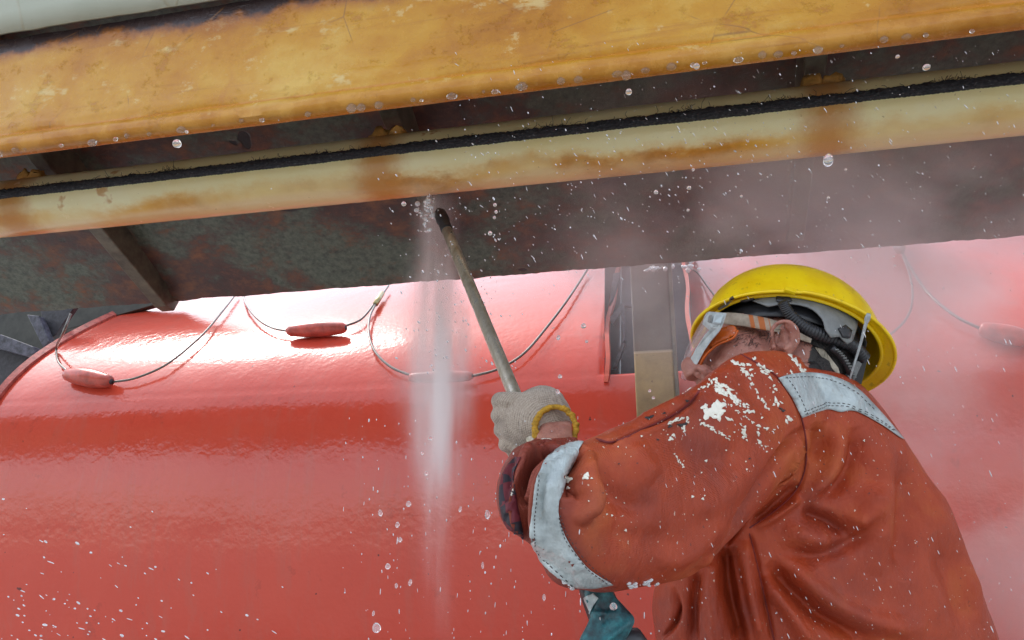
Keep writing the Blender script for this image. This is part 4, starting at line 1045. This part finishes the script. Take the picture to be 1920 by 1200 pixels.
# ---- spray lance and gun
steel = Mat('wet_stainless_tube', rough=0.3, metal=0.6)
sn = steel.noise(30, 6, .65, steel.map((3, 3, 0.6)))
steel.set('Base Color', steel.ramp(sn, [(0.3, (0.26, 0.22, 0.15)), (0.55, (0.46, 0.42, 0.34)), (0.75, (0.62, 0.61, 0.58))])); steel.set('Roughness', steel.ramp(sn, [(0.3, .45), (0.7, .2)])); steel.bump(sn, .3, .001)
lance = root('spray_lance', P(1090, 1050, .88)); tag(lance, 'steel pressure washer lance held up under the beam', 'lance')
inv = Matrix.Translation(-lance.location)
def lpos(y, dd=0): return P(825 + (y - 400) * (140 / 340), y, 1 / (0.915 - (740 - y) * 0.0007) + dd)
def ch_(o, par=lance): o.parent = par; o.matrix_parent_inverse = inv; return o
lp_ = [lpos(y) for y in range(425, 1100, 30)]
ch_(link('tube', *tube(lp_, .0098, 20), steel.m))
ch_(link('nozzle', *tube([lpos(394), lpos(399), lpos(401), lpos(414), lpos(416), lpos(430), lpos(433)], .014, 16, True, [.005, .009, .0115, .0125, .0105, .011, .0100]), BLACK))
ch_(link('gun_body', *tube([lpos(1075, .0), lpos(1110, .07), lpos(1200, .06), P(1150, 1260, .88)], .02, 16, True, [.014, .019, .021, .018]), BLACK))
ch_(link('grip', *tube([P(1150, 1200, .845), P(1185, 1200, .85), P(1205, 1235, .86), P(1190, 1340, .87), P(1150, 1400, .88)], .017, 14, True, [.012, .014, .018, .019, .016]), BLACK))
b = Buf()
for i in range(44):
    y = random.uniform(440, 735); c = lpos(y) + CX * random.uniform(-.009, .009) - CZ * .006 + CYv * random.uniform(-.002, .002)
    s_ = random.uniform(.0008, .0022); b.add(*ellipsoid(c, [(s_, 0, 0), (0, s_, 0), (0, 0, s_ * 1.2)], 8, 6))
tag(ch_(link('clinging_drops', b.v, b.f, WATER)), kind='stuff')

# ---- hair
hm = Mat('short_black_hair', rough=0.6); hn = hm.noise(260, 3, .7)
hm.set('Base Color', hm.ramp(hn, [(0.35, (0.008, 0.007, 0.007)), (0.65, (0.035, 0.030, 0.028))])); hm.bump(hn, 1, .003)
def hair_fn(s, t):
    a = 2 * math.pi * s; th = t * rad(118)
    p = Vector((math.sin(th) * math.cos(a), math.sin(th) * math.sin(a), math.cos(th)))
    hl = 1.0
    f = -.014 + .102 * p.x; l = .0815 * p.y; h = .045 + .089 * p.z
    cut = -0.075 if f < -.02 else (-.02 if f < .015 else .035)
    h = max(h, cut) if h < cut else h
    k = 1 + .012 * nz(f * 40, l * 40, h * 40, 3, 3)
    return hp(f * k, l * k, h)
hair = link('hair', *grid(hair_fn, 90, 60, wrap=True), hm.m, person)
hbv = BVHTree.FromPolygons([v.co for v in hair.data.vertices], [tuple(p.vertices) for p in hair.data.polygons])
# nape hair down to the collar
def nape(s, t):
    a = rad(-100 + 200 * s); r_ = .064 + .012 * t
    k = 1 + .02 * nz(s * 40, t * 30, 2, 1, 3)
    return hp(-.03 - .01 * (1 - t) - r_ * k * math.cos(a) * .95, r_ * k * math.sin(a) * 1.12, -.055 + .07 * t)
link('nape_hair', *ell(-.044, -.008, .014, .062, .073, .058, 40, 28), hm.m, person)
b = Buf()
for i in range(1500):
    x, y = random.uniform(1375, 1600), random.uniform(560, 700)
    if x < 1470 and y > 640 and random.random() < .75: continue
    h = hbv.ray_cast(CAM, ray(x, y).normalized())
    if h[0] is None and x > 1500: h = body_bvh.ray_cast(CAM, ray(x, y).normalized())
    if h[0] is None: continue
    d = (HU * -.6 - HF * .5 + Vector((random.gauss(0, .5), random.gauss(0, .5), random.gauss(0, .5)))).normalized()
    p = h[0] - CZ * .001; b.add(*tube([p, p + d * .005 - CZ * .001, p + d * random.uniform(.007, .012)], .0003, 3))
for i in range(260):                                          # sideburn and stubble
    x, y = random.gauss(1412, 22), random.gauss(628, 10)
    h = body_bvh.ray_cast(CAM, ray(x, y).normalized())
    if h[0] is None: continue
    d = (HU * -.8 + HF * .3 + Vector((random.gauss(0, .3), random.gauss(0, .3), random.gauss(0, .3)))).normalized()
    p = h[0]; b.add(*tube([p, p + d * .004 - CZ * .0006, p + d * .007], .00025, 3))
tag(link('loose_hair', b.v, b.f, hm.m, person), kind='stuff')

# ---- helmet
yel = Mat('scuffed_yellow_plastic', rough=0.32)
yn = yel.noise(22, 7, .65); yn2 = yel.noise(90, 4, .6)
yc = yel.ramp(yn, [(0.3, (0.78, 0.49, 0.003)), (0.6, (0.90, 0.64, 0.004))])
yc = yel.mix(yel.ma('MULTIPLY', yel.step(yn2, .62, .70), .45), yc, (0.30, 0.19, 0.02))
yc = yel.mix(yel.step(yel.noise(34, 3, .5, yel.map(loc=(2, 0, 7))), .715, .725), yc, (0.05, 0.03, 0.02))
yel.set('Base Color', yc); yel.bump(yel.ma('ADD', yn, yel.ma('MULTIPLY', yn2, .4)), .25, .002); yel.set('Roughness', yel.ramp(yn, [(0.3, .25), (0.7, .5)]))
RCc = (-.026, 0, .058)
def helm(s, t):
    a = 2 * math.pi * s; ca, sa = math.cos(a), math.sin(a)
    ex = .130 if ca > 0 else .128; ey = .108
    brim_f = .011 + (.006 * max(0, ca) ** 3) + .006 * max(0, -ca) ** 2
    if t < .72:
        th = t / .72 * math.pi / 2; rr = math.sin(th) ** .92; hh = .116 * math.cos(th) ** .86
        if hh > .04: hh += .0035 * math.exp(-((sa * rr * 9) ** 2))         # centre ridge
        q = rr
        return (ca * ex * q, sa * ey * q, hh)
    u = (t - .72) / .28; w = brim_f * u
    droop = -.006 * u ** 1.5 - .008 * u * max(0, ca) ** 2
    return (ca * (ex + w), sa * (ey + w * (1 if ca < .3 else .8)), droop)
def helm_pt(s, t):
    f, l, h = helm(s, t); return hp(RCc[0] + f, RCc[1] + l, RCc[2] + h)
helmet = root('hard_hat', hp(*RCc)); tag(helmet, 'scuffed yellow hard hat on the worker, seen from below', 'helmet')
hinv = Matrix.Translation(-helmet.location)
def hc(o, par=None):
    if par is None: o.parent = helmet; o.matrix_parent_inverse = hinv
    return o
sh = hc(link('shell', *grid(helm_pt, 140, 70, wrap=True), yel.m))
md = sh.modifiers.new('thickness', 'SOLIDIFY'); md.thickness = .0032; md.offset = 0
edge = [helm_pt(k / 140, 1.0) for k in range(141)]
hc(link('rim', *tube(edge, .0026, 10, False), yel.m))
# inner gutter ring of the brim
def shell_in(s, dt, inn): f, l, h = helm(s, .72); return hp(RCc[0] + f * inn, RCc[1] + l * inn, RCc[2] + h + dt)
gut = [shell_in(k / 120, -.004, .985) for k in range(121)]
hc(link('gutter', *tube(gut, .003, 8, False), yel.m))
# suspension: head band, crown straps
def band_fn(r1, r2, h0, h1, s0=0, s1=1):
    def fn(s, t):
        a = 2 * math.pi * (s0 + (s1 - s0) * s)
        return hp(-.018 + r1 * math.cos(a), r2 * math.sin(a), h0 + (h1 - h0) * t)
    return fn
hb = hc(link('head_band', *grid(band_fn(.108, .0885, .028, .058), 80, 4, wrap=True), BLACK)); md = hb.modifiers.new('t', 'SOLIDIFY'); md.thickness = .002
for k in range(4):
    a = rad(25 + 45 * k); pts = []
    for j in range(17):
        t = -1 + 2 * j / 16; th = t * rad(84)
        pts.append(hp(-.018 + .112 * math.cos(a) * math.sin(th), .098 * math.sin(a) * math.sin(th), .06 + .093 * math.cos(th)))
    v, f = [], []
    for j, p in enumerate(pts):
        w = (HF * -math.sin(a) + HL * math.cos(a)) * .009; v += [p - w, p + w]
        if j: f.append((2 * j - 2, 2 * j - 1, 2 * j + 1, 2 * j))
    st_ = hc(link('crown_strap', v, f, GREY)); md = st_.modifiers.new('t', 'SOLIDIFY'); md.thickness = .0015
ebv = BVHTree.FromPolygons(*[list(x) for x in (lambda q: ([Vector(p) for p in q[0]], q[1]))(ell(-.022, 0, .045, .120, .100, .105, 60, 40))])
hc(decal('cradle_panel', ebv, lpx([(1412, 566), (1445, 553), (1490, 553), (1540, 563), (1580, 580), (1606, 602)], 16) + [(1604, 615), (1596, 640), (1586, 646), (1572, 632), (1556, 634)] + lpx([(1545, 618), (1540, 600), (1518, 580), (1480, 572), (1440, 577)], 12), GREY, None, .001, .002, 7, 1.1))
for pts in ([(1455, 562), (1465, 558), (1478, 560), (1484, 568), (1470, 572), (1456, 569)], [(1384, 560), (1398, 552), (1412, 555), (1416, 565), (1400, 570), (1388, 569)], [(1568, 618), (1580, 612), (1592, 622), (1588, 636), (1576, 634)]):
    hc(decal('clip', ebv, pts, BLACK, None, .003, .003, 5, 1.1))
hc(decal('clip', ebv, [(1352, 579), (1374, 563), (1384, 559), (1388, 564), (1366, 580), (1354, 586)], GREY, None, .006, .002, 5, 1.1))
# corrugated sweat tube
hose_px = catmull([(1467, 566, 1.092), (1478, 586, 1.094), (1500, 608, 1.094), (1530, 625, 1.094), (1564, 636, 1.10), (1600, 650, 1.112), (1620, 672, 1.12)], 150)
hw = [P(*q) for q in hose_px]
rr = [(.0068 + .0024 * min(1, i / 70)) * (1 + .10 * math.sin(i * 2 * math.pi / 4.2)) for i in range(150)]
hc(link('corrugated_tube', *tube(hw, .01, 18, True, rr), BLACK))
# rear adjuster strap with teeth, ratchet block, thin tie
sp_pts = [P(*q) for q in catmull([(1560, 652, 1.09), (1576, 668, 1.10), (1590, 690, 1.105), (1598, 712, 1.11)], 14)]
hc(link('adjuster_strap', *tube(sp_pts, .0045, 8), BLACK))
b = Buf()
for i in range(1, 13):
    b.add(*box(sp_pts[i] - CZ * .0045 + CX * .002, (.005, .003, .0022)))
hc(link('strap_teeth', b.v, b.f, GREY))
hc(bevel(link('ratchet_block', *prism([P(1608, 676, 1.105), P(1617, 682, 1.105), P(1601, 716, 1.105), P(1588, 708, 1.105)], CZ * .012), GREY, smooth=False), .001))
hc(bevel(link('nape_plate', *prism([P(1578, 640, 1.128), P(1600, 640, 1.128), P(1626, 678, 1.128), P(1616, 720, 1.128), P(1600, 742, 1.128), P(1580, 700, 1.128)], CZ * .006), BLACK, smooth=False), .001))
tie = catmull([(1592, 716, 1.10), (1600, 688, 1.09), (1612, 650, 1.08), (1621, 616, 1.07), (1629, 588, 1.062)], 20)
hc(link('chin_tie', *tube([P(*q) for q in tie], .002, 10, True, [.0012 + .0014 * (i / 19) ** 1.3 + (.0012 if i in (17, 18) else 0) for i in range(20)]), LGREY))
hc(link('inner_strap', *prism([P(1528, 651, 1.10), P(1545, 655, 1.10), P(1572, 690, 1.10), P(1578, 712, 1.10), P(1560, 690, 1.10), P(1540, 668, 1.10)], CZ * .003), m_simple('worn_cream_webbing', (.36, .33, .26), .8, var=.4, scale=90), smooth=False))
tab = hc(bevel(link('rim_tab', *prism([helm_pt(.185, 1.0) + HF * .008 - HU * .004, helm_pt(.185, 1.0) - HF * .008 - HU * .004, helm_pt(.185, .95) - HF * .008 + HU * .002, helm_pt(.185, .95) + HF * .008 + HU * .002], HL * .006), yel.m, smooth=False), .001))

# ---- goggles
gog = root('safety_goggles', P(1342, 600, 1.09)); tag(gog, 'grey framed safety goggles with orange inner seal on the worker', 'goggles')
ginv = Matrix.Translation(-gog.location)
def gc(o): o.parent = gog; o.matrix_parent_inverse = ginv; return o
def gd(x): return 1.092 + max(0, 1342 - x) * .0009
def gp(x, y, o=0.0): return P(x, y, gd(x) - .022 + o)
gc(bevel(link('frame', *prism([gp(*q) for q in ((1336, 612), (1350, 606), (1352, 618), (1338, 632), (1322, 656), (1308, 682), (1296, 690), (1288, 690), (1292, 678), (1306, 652), (1324, 624))], -HL * .010), LGREY, smooth=False), .0015))
gc(bevel(link('buckle', *prism([gp(*q) for q in ((1324, 586), (1330, 583), (1364, 586), (1356, 609), (1352, 617), (1334, 614), (1320, 602))], -HL * .008), LGREY, smooth=False), .0015))
gc(bevel(link('buckle_slot', *prism([gp(*q, -.003) for q in ((1341, 589), (1357, 590), (1352, 606), (1337, 604))], -HL * .004), m_simple('pale_blue_plastic', (.46, .55, .58), .3, var=.1), smooth=False), .0008))
gc(bevel(link('buckle_slot', *prism([gp(*q, -.0025) for q in ((1330, 590), (1336, 589), (1334, 603), (1328, 601))], -HL * .004), GREY, smooth=False), .0008))
lens_m = Mat('hazy_clear_shield', base=(0.55, 0.42, 0.42), rough=0.35); lens_m.set('Alpha', 0.32)
sv = []; sf = []
prof_s = [(1328, 588), (1312, 612), (1296, 640), (1286, 664), (1282, 690), (1290, 694)]
for j in range(9):
    for q in prof_s:
        w = j / 8; sv.append(gp(*q) - HL * (.022 * w) - HF * (.006 * w))
for j in range(8):
    for k in range(5): a = j * 6 + k; sf.append((a, a + 1, a + 7, a + 6))
o = gc(link('shield', sv, sf, lens_m.m)); md = o.modifiers.new('t', 'SOLIDIFY'); md.thickness = .002
gc(link('side_guard', *prism([gp(*q, .002) for q in ((1328, 590), (1312, 614), (1296, 642), (1286, 668), (1284, 690), (1292, 692), (1300, 664), (1318, 634), (1334, 612))], -HL * .003), lens_m.m, smooth=False))
ora = m_simple('orange_rubber_seal', (0.46, 0.085, 0.006), 0.3, var=0.35, scale=50, bump=0.4, bd=.002)
sb_ = BVHTree.FromPolygons(*[list(x) for x in (lambda q: ([Vector(p) for p in q[0]], q[1]))(ell(.032, 0, 0.0, .104, .088, .082, 60, 40))])
seal = decal('seal', sb_, lpx([(1336, 612), (1352, 618), (1372, 612), (1382, 620), (1372, 634), (1346, 644), (1326, 662), (1314, 684), (1306, 700)], 22) + [(1296, 696)] + lpx([(1296, 690), (1302, 662), (1318, 634)], 8), ora, None, .0, .004, 6, 1.12); gc(seal)
gc(line_on('seal_bead', sb_, [(1384, 622), (1374, 636), (1348, 647), (1328, 664), (1316, 684), (1309, 700)], .0017, ora, None, .004, 1.12))
stm = Mat('grimy_tan_webbing', rough=.85)
s1 = stm.noise(60, 6, .65); sx = stm.xyz()
stc = stm.ramp(s1, [(0.3, (.19, .14, .10)), (0.7, (.42, .35, .27))])
p1 = pix([P(1415, 600, 1.09)]); xo = P(1410, 604, 1.09).x
orm = stm.ma('MULTIPLY', stm.step(sx[0], xo - .001, xo + .001), stm.step(sx[0], xo + .026, xo + .024))
let = stm.ma('MULTIPLY', stm.step(stm.ma('ABSOLUTE', stm.ma('SUBTRACT', stm.ma('FRACT', stm.ma('MULTIPLY', stm.ma('SUBTRACT', sx[0], xo), 1 / .013)), .62)), .24, .18), stm.step(s1, .36, .42))
stc = stm.mix(stm.ma('MULTIPLY', orm, stm.ma('SUBTRACT', 1.0, stm.ma('MULTIPLY', let, .85))), stc, (.40, .115, .03))
stm.set('Base Color', stc); stm.bump(s1, .6, .002)
xb = BVHTree.FromPolygons(*[list(x) for x in (lambda q: ([Vector(p) for p in q[0]], q[1]))(ell(-.002, 0, .03, .118, .089, .11, 60, 40))])
gc(decal('strap', xb, [(1358, 587), (1380, 588), (1410, 592), (1440, 598), (1466, 606), (1462, 624), (1430, 619), (1400, 613), (1376, 610), (1352, 607)], stm.m, None, .0, .0018, 6, 1.1))
gc(decal('strap', xb, [(1492, 617), (1512, 628), (1524, 634), (1522, 642), (1506, 637), (1488, 630)], stm.m, None, -.004, .0018, 6, 1.1))

# ================================================================== WATER
def frame_obj(name, v, f, mat, origin):                       # object in the dock frame with its own origin
    o = link(name, v, f, mat); o.location = l2w(origin); o.rotation_euler.z = YAW; return o
def volume_mat(name, dens, col=(0.97, 0.975, 0.98), aniso=0.2):
    m = Mat(name); m.t.nodes.remove(m.b)
    vs = m.t.nodes.new('ShaderNodeVolumePrincipled'); vs.inputs['Color'].default_value = col + (1,); vs.inputs['Anisotropy'].default_value = aniso
    m.t.links.new(dens(m), vs.inputs['Density']); m.t.links.new(vs.outputs[0], m.out.inputs['Volume']); return m.m
# the falling jet: fine atomised water
def jet_density(m):
    x, y, z = m.xyz()[0:3]; d = m.ma('MULTIPLY', z, -1.0)
    n = m.noise(7, 3, .5, m.map((1, 1, .25))); st = m.step(m.noise(26, 4, .6, m.map((1, 1, .10))), .36, .66)
    nq = m.noise(13, 4, .6, m.map((1, 1, .45), (0, 0, 3))); cx_ = m.ma('ADD', m.ma('ADD', m.ma('MULTIPLY', d, .04), .004), m.ma('ADD', m.ma('MULTIPLY', m.ma('SUBTRACT', n, .5), .05), m.ma('MULTIPLY', m.ma('SUBTRACT', nq, .5), .06)))
    dx = m.ma('SUBTRACT', x, cx_); r2 = m.ma('ADD', m.ma('MULTIPLY', dx, dx), m.ma('MULTIPLY', y, y))
    R = m.ma('ADD', .032, m.ma('MULTIPLY', m.step(d, .08, .34), .024))
    R = m.ma('SUBTRACT', R, m.ma('MULTIPLY', m.step(d, .36, .70), .034))
    g = m.ma('EXPONENT', m.ma('MULTIPLY', m.ma('DIVIDE', r2, m.ma('MULTIPLY', R, R)), -1.0))
    body = m.ma('MULTIPLY', m.ma('MULTIPLY', g, m.step(d, .92, .36)), m.ma('MULTIPLY', m.ma('ADD', 3.0, m.ma('MULTIPLY', st, 27.0)), m.ma('ADD', .5, m.ma('MULTIPLY', nq, 1.6))))
    dx2 = m.ma('SUBTRACT', x, m.ma('ADD', .022, m.ma('MULTIPLY', d, .02)))
    r3 = m.ma('ADD', m.ma('MULTIPLY', dx2, dx2), m.ma('MULTIPLY', y, y))
    core = m.ma('MULTIPLY', m.ma('EXPONENT', m.ma('MULTIPLY', r3, -1 / .013 ** 2)), m.ma('MULTIPLY', m.step(d, .16, .33), m.step(d, .62, .40)))
    edge_ = m.step(m.ma('ADD', m.ma('MULTIPLY', x, x), m.ma('MULTIPLY', y, y)), .118 ** 2, .07 ** 2)
    return m.ma('MULTIPLY', m.ma('ADD', body, m.ma('MULTIPLY', core, 140.0)), edge_)
jt = L(812, 372, 1.46)
jv, jf = tube([(0, 0, 0), (0, 0, -.5), (0, 0, -1.0)], .12, 32)
jet = frame_obj('water_jet', jv, jf, volume_mat('atomised_water', jet_density, (.998, .998, 1.0), 0.0), jt)
tag(jet, 'white jet of atomised water falling from the lance nozzle past the hull', 'water spray', kind='stuff')
# drifting mist on the right, between the worker and the hull
def mist_density(m):
    x, y, z = m.xyz()[0:3]
    n = m.noise(2.6, 4, .55, m.map((1, 1, 1.3), (1.7, 0, .4)), .3)
    n2 = m.noise(1.4, 2, .5, m.map(loc=(0.2, 3, 1)))
    f = m.ma('MULTIPLY', m.step(m.ma('ABSOLUTE', x), 1.24, .72), m.ma('MULTIPLY', m.step(m.ma('ABSOLUTE', y), .36, .22), m.step(m.ma('ABSOLUTE', z), .80, .45)))
    c = m.ma('ADD', m.ma('MULTIPLY', m.step(n, .45, .64), 1.7), .20)
    return m.ma('MULTIPLY', m.ma('MULTIPLY', c, f), m.ma('MULTIPLY', m.step(m.ma('ADD', x, m.ma('MULTIPLY', z, 1.0)), -.42, .30), m.ma('ADD', 1.35, m.ma('MULTIPLY', m.step(z, .02, .40), 1.9))))
mc = Vector((L(1500, 600, 1.62).x, 1.53, 1.6 + .33))
mv, mf = box((0, 0, 0), (2.5, .74, 1.62))
mist = frame_obj('water_mist', mv, mf, volume_mat('drifting_mist', mist_density, (.97, .97, .985)), mc)
tag(mist, 'thin pale mist drifting in front of the right half of the hull', 'mist', kind='stuff')

# single drops in the air
big = [(332, 269, 8, 1, 'round clear drop falling just below the left part of the yellow beam'), (1179, 172, 6, 1, 'round pale drop in the gap above the middle of the pale pipe'),
       (1553, 300, 9, 1.5, 'large bright drop crossing the lower edge of the pale pipe near its clean end'), (1737, 126, 7, .8, 'bright drop just above the right end of the pale pipe'),
       (706, 1177, 8, 1.15, 'large pale drop at the bottom of the picture left of the teal glove'), (1150, 1137, 7, 1, 'round drop on the dark fold of the teal glove'),
       (914, 965, 5, 1.7, 'tall pale drop between the white jet and the sleeve'), (919, 437, 4, 1.1, 'small ring-bright drop right of the lance nozzle'),
       (757, 382, 4.5, 1, 'small drop touching the underside of the pipe left of the nozzle'), (1306, 124, 6, .9, 'bright drop leaving the lower edge of the yellow beam above the pipe')]
def drop_mesh():
    v, f = ellipsoid((0, 0, 0), [(1, 0, 0), (0, 1, 0), (0, 0, 1)], 18, 12)
    return [Vector((p.x * (1 - .12 * p.z), p.y * (1 - .12 * p.z), p.z)) for p in v], f
dm = None
def add_drop(x, y, r_, el, d, lab, group=None, mat=None):
    global dm
    if dm is None:
        o = link('water_drop', *drop_mesh(), mat); dm = o.data
    else:
        o = bpy.data.objects.new('water_drop', dm); COL.objects.link(o)
    o.location = P(x, y, d); k = r_ * d / FPX; o.scale = (k, k, k * el); o.rotation_euler = (0, random.uniform(-.25, .25), 0)
    tag(o, lab, 'water drop', group); return o
GLASSY = Mat('falling_water', base=(1, 1, 1), rough=0.06); GLASSY.set('Transmission Weight', 0.85); GLASSY.set('IOR', 1.33)
for x, y, r_, el, lab in big: add_drop(x, y, r_, el, .78, lab, None, GLASSY.m)
small = [(350, 247, 3, 1), (713, 962, 4, 1.6), (766, 945, 5, 1.1), (745, 984, 4, 1.4), (750, 1012, 4, 1.2), (727, 1062, 5, 1.1), (743, 1098, 3, 1.6), (769, 1092, 3.5, 1.8), (792, 850, 3, 1.2), (799, 888, 4, 1), (807, 822, 4, 1),
         (1683, 106, 4, .8), (1230, 360, 4, 1.1), (1292, 352, 4, 1), (1290, 394, 3, 1), (1390, 368, 3, 1), (1553, 371, 3, 1), (1046, 735, 4, 1.3), (1050, 706, 4, 1), (1094, 611, 5, 1), (1047, 633, 3.5, 1.5), (1100, 640, 3, 1), (928, 384, 3.5, 1), (930, 397, 3, 1.2), (927, 408, 3, 1),
         (1225, 746, 3, 1), (1218, 733, 3, 1), (1300, 318, 3, 1), (1586, 318, 2.5, 1), (1095, 895, 0, 1), (863, 955, 3, 1.7), (700, 1150, 2.5, 2), (1020, 1120, 3, 2), (905, 1060, 2.5, 2.6)]
for x, y, r_, el in small:
    if r_: add_drop(x, y, r_, el, .8, 'small clear falling water drop', 'small water drops in the air')
# fine spray: thousands of tiny drops, joined
def spray(name, n, xf, yf, df, rf_, dirf, lab):
    b = Buf()
    for i in range(n):
        x, y = xf(), yf(); d = df(); c = P(x, y, d)
        k = rf_() * d / FPX; e = dirf(x, y); w = e.orthogonal().normalized(); q = e.cross(w)
        el = random.choice([1, 1.3, 2, 3, 5, 7]) if k < .0006 else random.uniform(1, 2.2)
        b.add(*ellipsoid(c, [w * k, q * k, e * k * el], 6, 4))
    return tag(link(name, b.v, b.f, FOAM), lab, 'spray', kind='stuff')
U = random.uniform
down = lambda x, y: (CX * .15 * U(-1, 1) - CYv).normalized()
diag = lambda x, y: (CX * U(.3, 1.0) - CYv * U(.6, 1.2)).normalized()
spray('fine_spray', 280, lambda: random.gauss(1250, 260), lambda: random.gauss(330, 90), lambda: U(1.0, 1.25), lambda: abs(random.gauss(0, .6)) + .45, diag, 'fine drops sprayed over the right half of the dark plate')
spray('fine_spray', 500, lambda: U(850, 1920), lambda: U(80, 560), lambda: U(.9, 1.3), lambda: abs(random.gauss(0, .35)) + .4, diag, 'haze of tiny drops below the yellow beam')
spray('fine_spray', 100, lambda: abs(random.gauss(0, 230)), lambda: 1200 - abs(random.gauss(0, 90)), lambda: U(.7, 1.2), lambda: abs(random.gauss(0, .8)) + .6, lambda x, y: (CX - CYv * U(.2, .9)).normalized(), 'scattered bright drops at the lower left in front of the hull')
spray('fine_spray', 260, lambda: U(640, 1240), lambda: U(780, 1200), lambda: U(.7, 1.2), lambda: abs(random.gauss(0, .5)) + .45, down, 'thin falling drops left of the raised sleeve')
spray('fine_spray', 260, lambda: U(1240, 1900), lambda: U(600, 1200), lambda: U(.68, .8), lambda: abs(random.gauss(0, .25)) + .45, lambda x, y: (CX * .45 - CYv).normalized(), 'tiny drops crossing the back of the orange coverall')
spray('fine_spray', 160, lambda: random.gauss(850, 60), lambda: U(380, 700), lambda: U(1.2, 1.5), lambda: abs(random.gauss(0, .7)) + .6, diag, 'drops thrown off round the lance nozzle')
# wet fringes: where water hits the pipe and along the plate edge and the wet sleeve
b = Buf()
for cx_, cy_, sx_, sy_, d, n in ((800, 392, 9, 14, 1.45, 46), (796, 412, 5, 12, 1.45, 20), (1230, 505, 9, 2, 1.9, 16), (1292, 500, 14, 3, 1.9, 24)):
    for i in range(n):
        k = (abs(random.gauss(0, 1.2)) + .8) * d / FPX
        b.add(*ellipsoid(P(random.gauss(cx_, sx_), random.gauss(cy_, sy_), d + U(-.02, .02)), [CX * k * U(1, 2.4), CYv * k * U(.7, 2), CZ * k], 7, 5))
tag(link('splash_foam', b.v, b.f, FOAM), 'white splashes where the jet strikes the pipe and runs off the plate edge', 'spray', kind='stuff')
b = Buf()
for i in range(60):
    t = U(0, 1); x, y = ((1012 + 70 * t, 1050 + 62 * t) if i % 2 else (1176 + 56 * t, 1098 + 3 * math.sin(t * 9)))
    c, n_ = cast(cbvh, x + U(-2, 4), y - U(0, 7), .0005, .82); k = U(.0008, .002)
    b.add(*ellipsoid(c, [(k * 1.5, 0, 0), (0, k, 0), (0, 0, k)], 8, 6))
tag(link('wet_fringe', b.v, b.f, FOAM, person), kind='stuff')
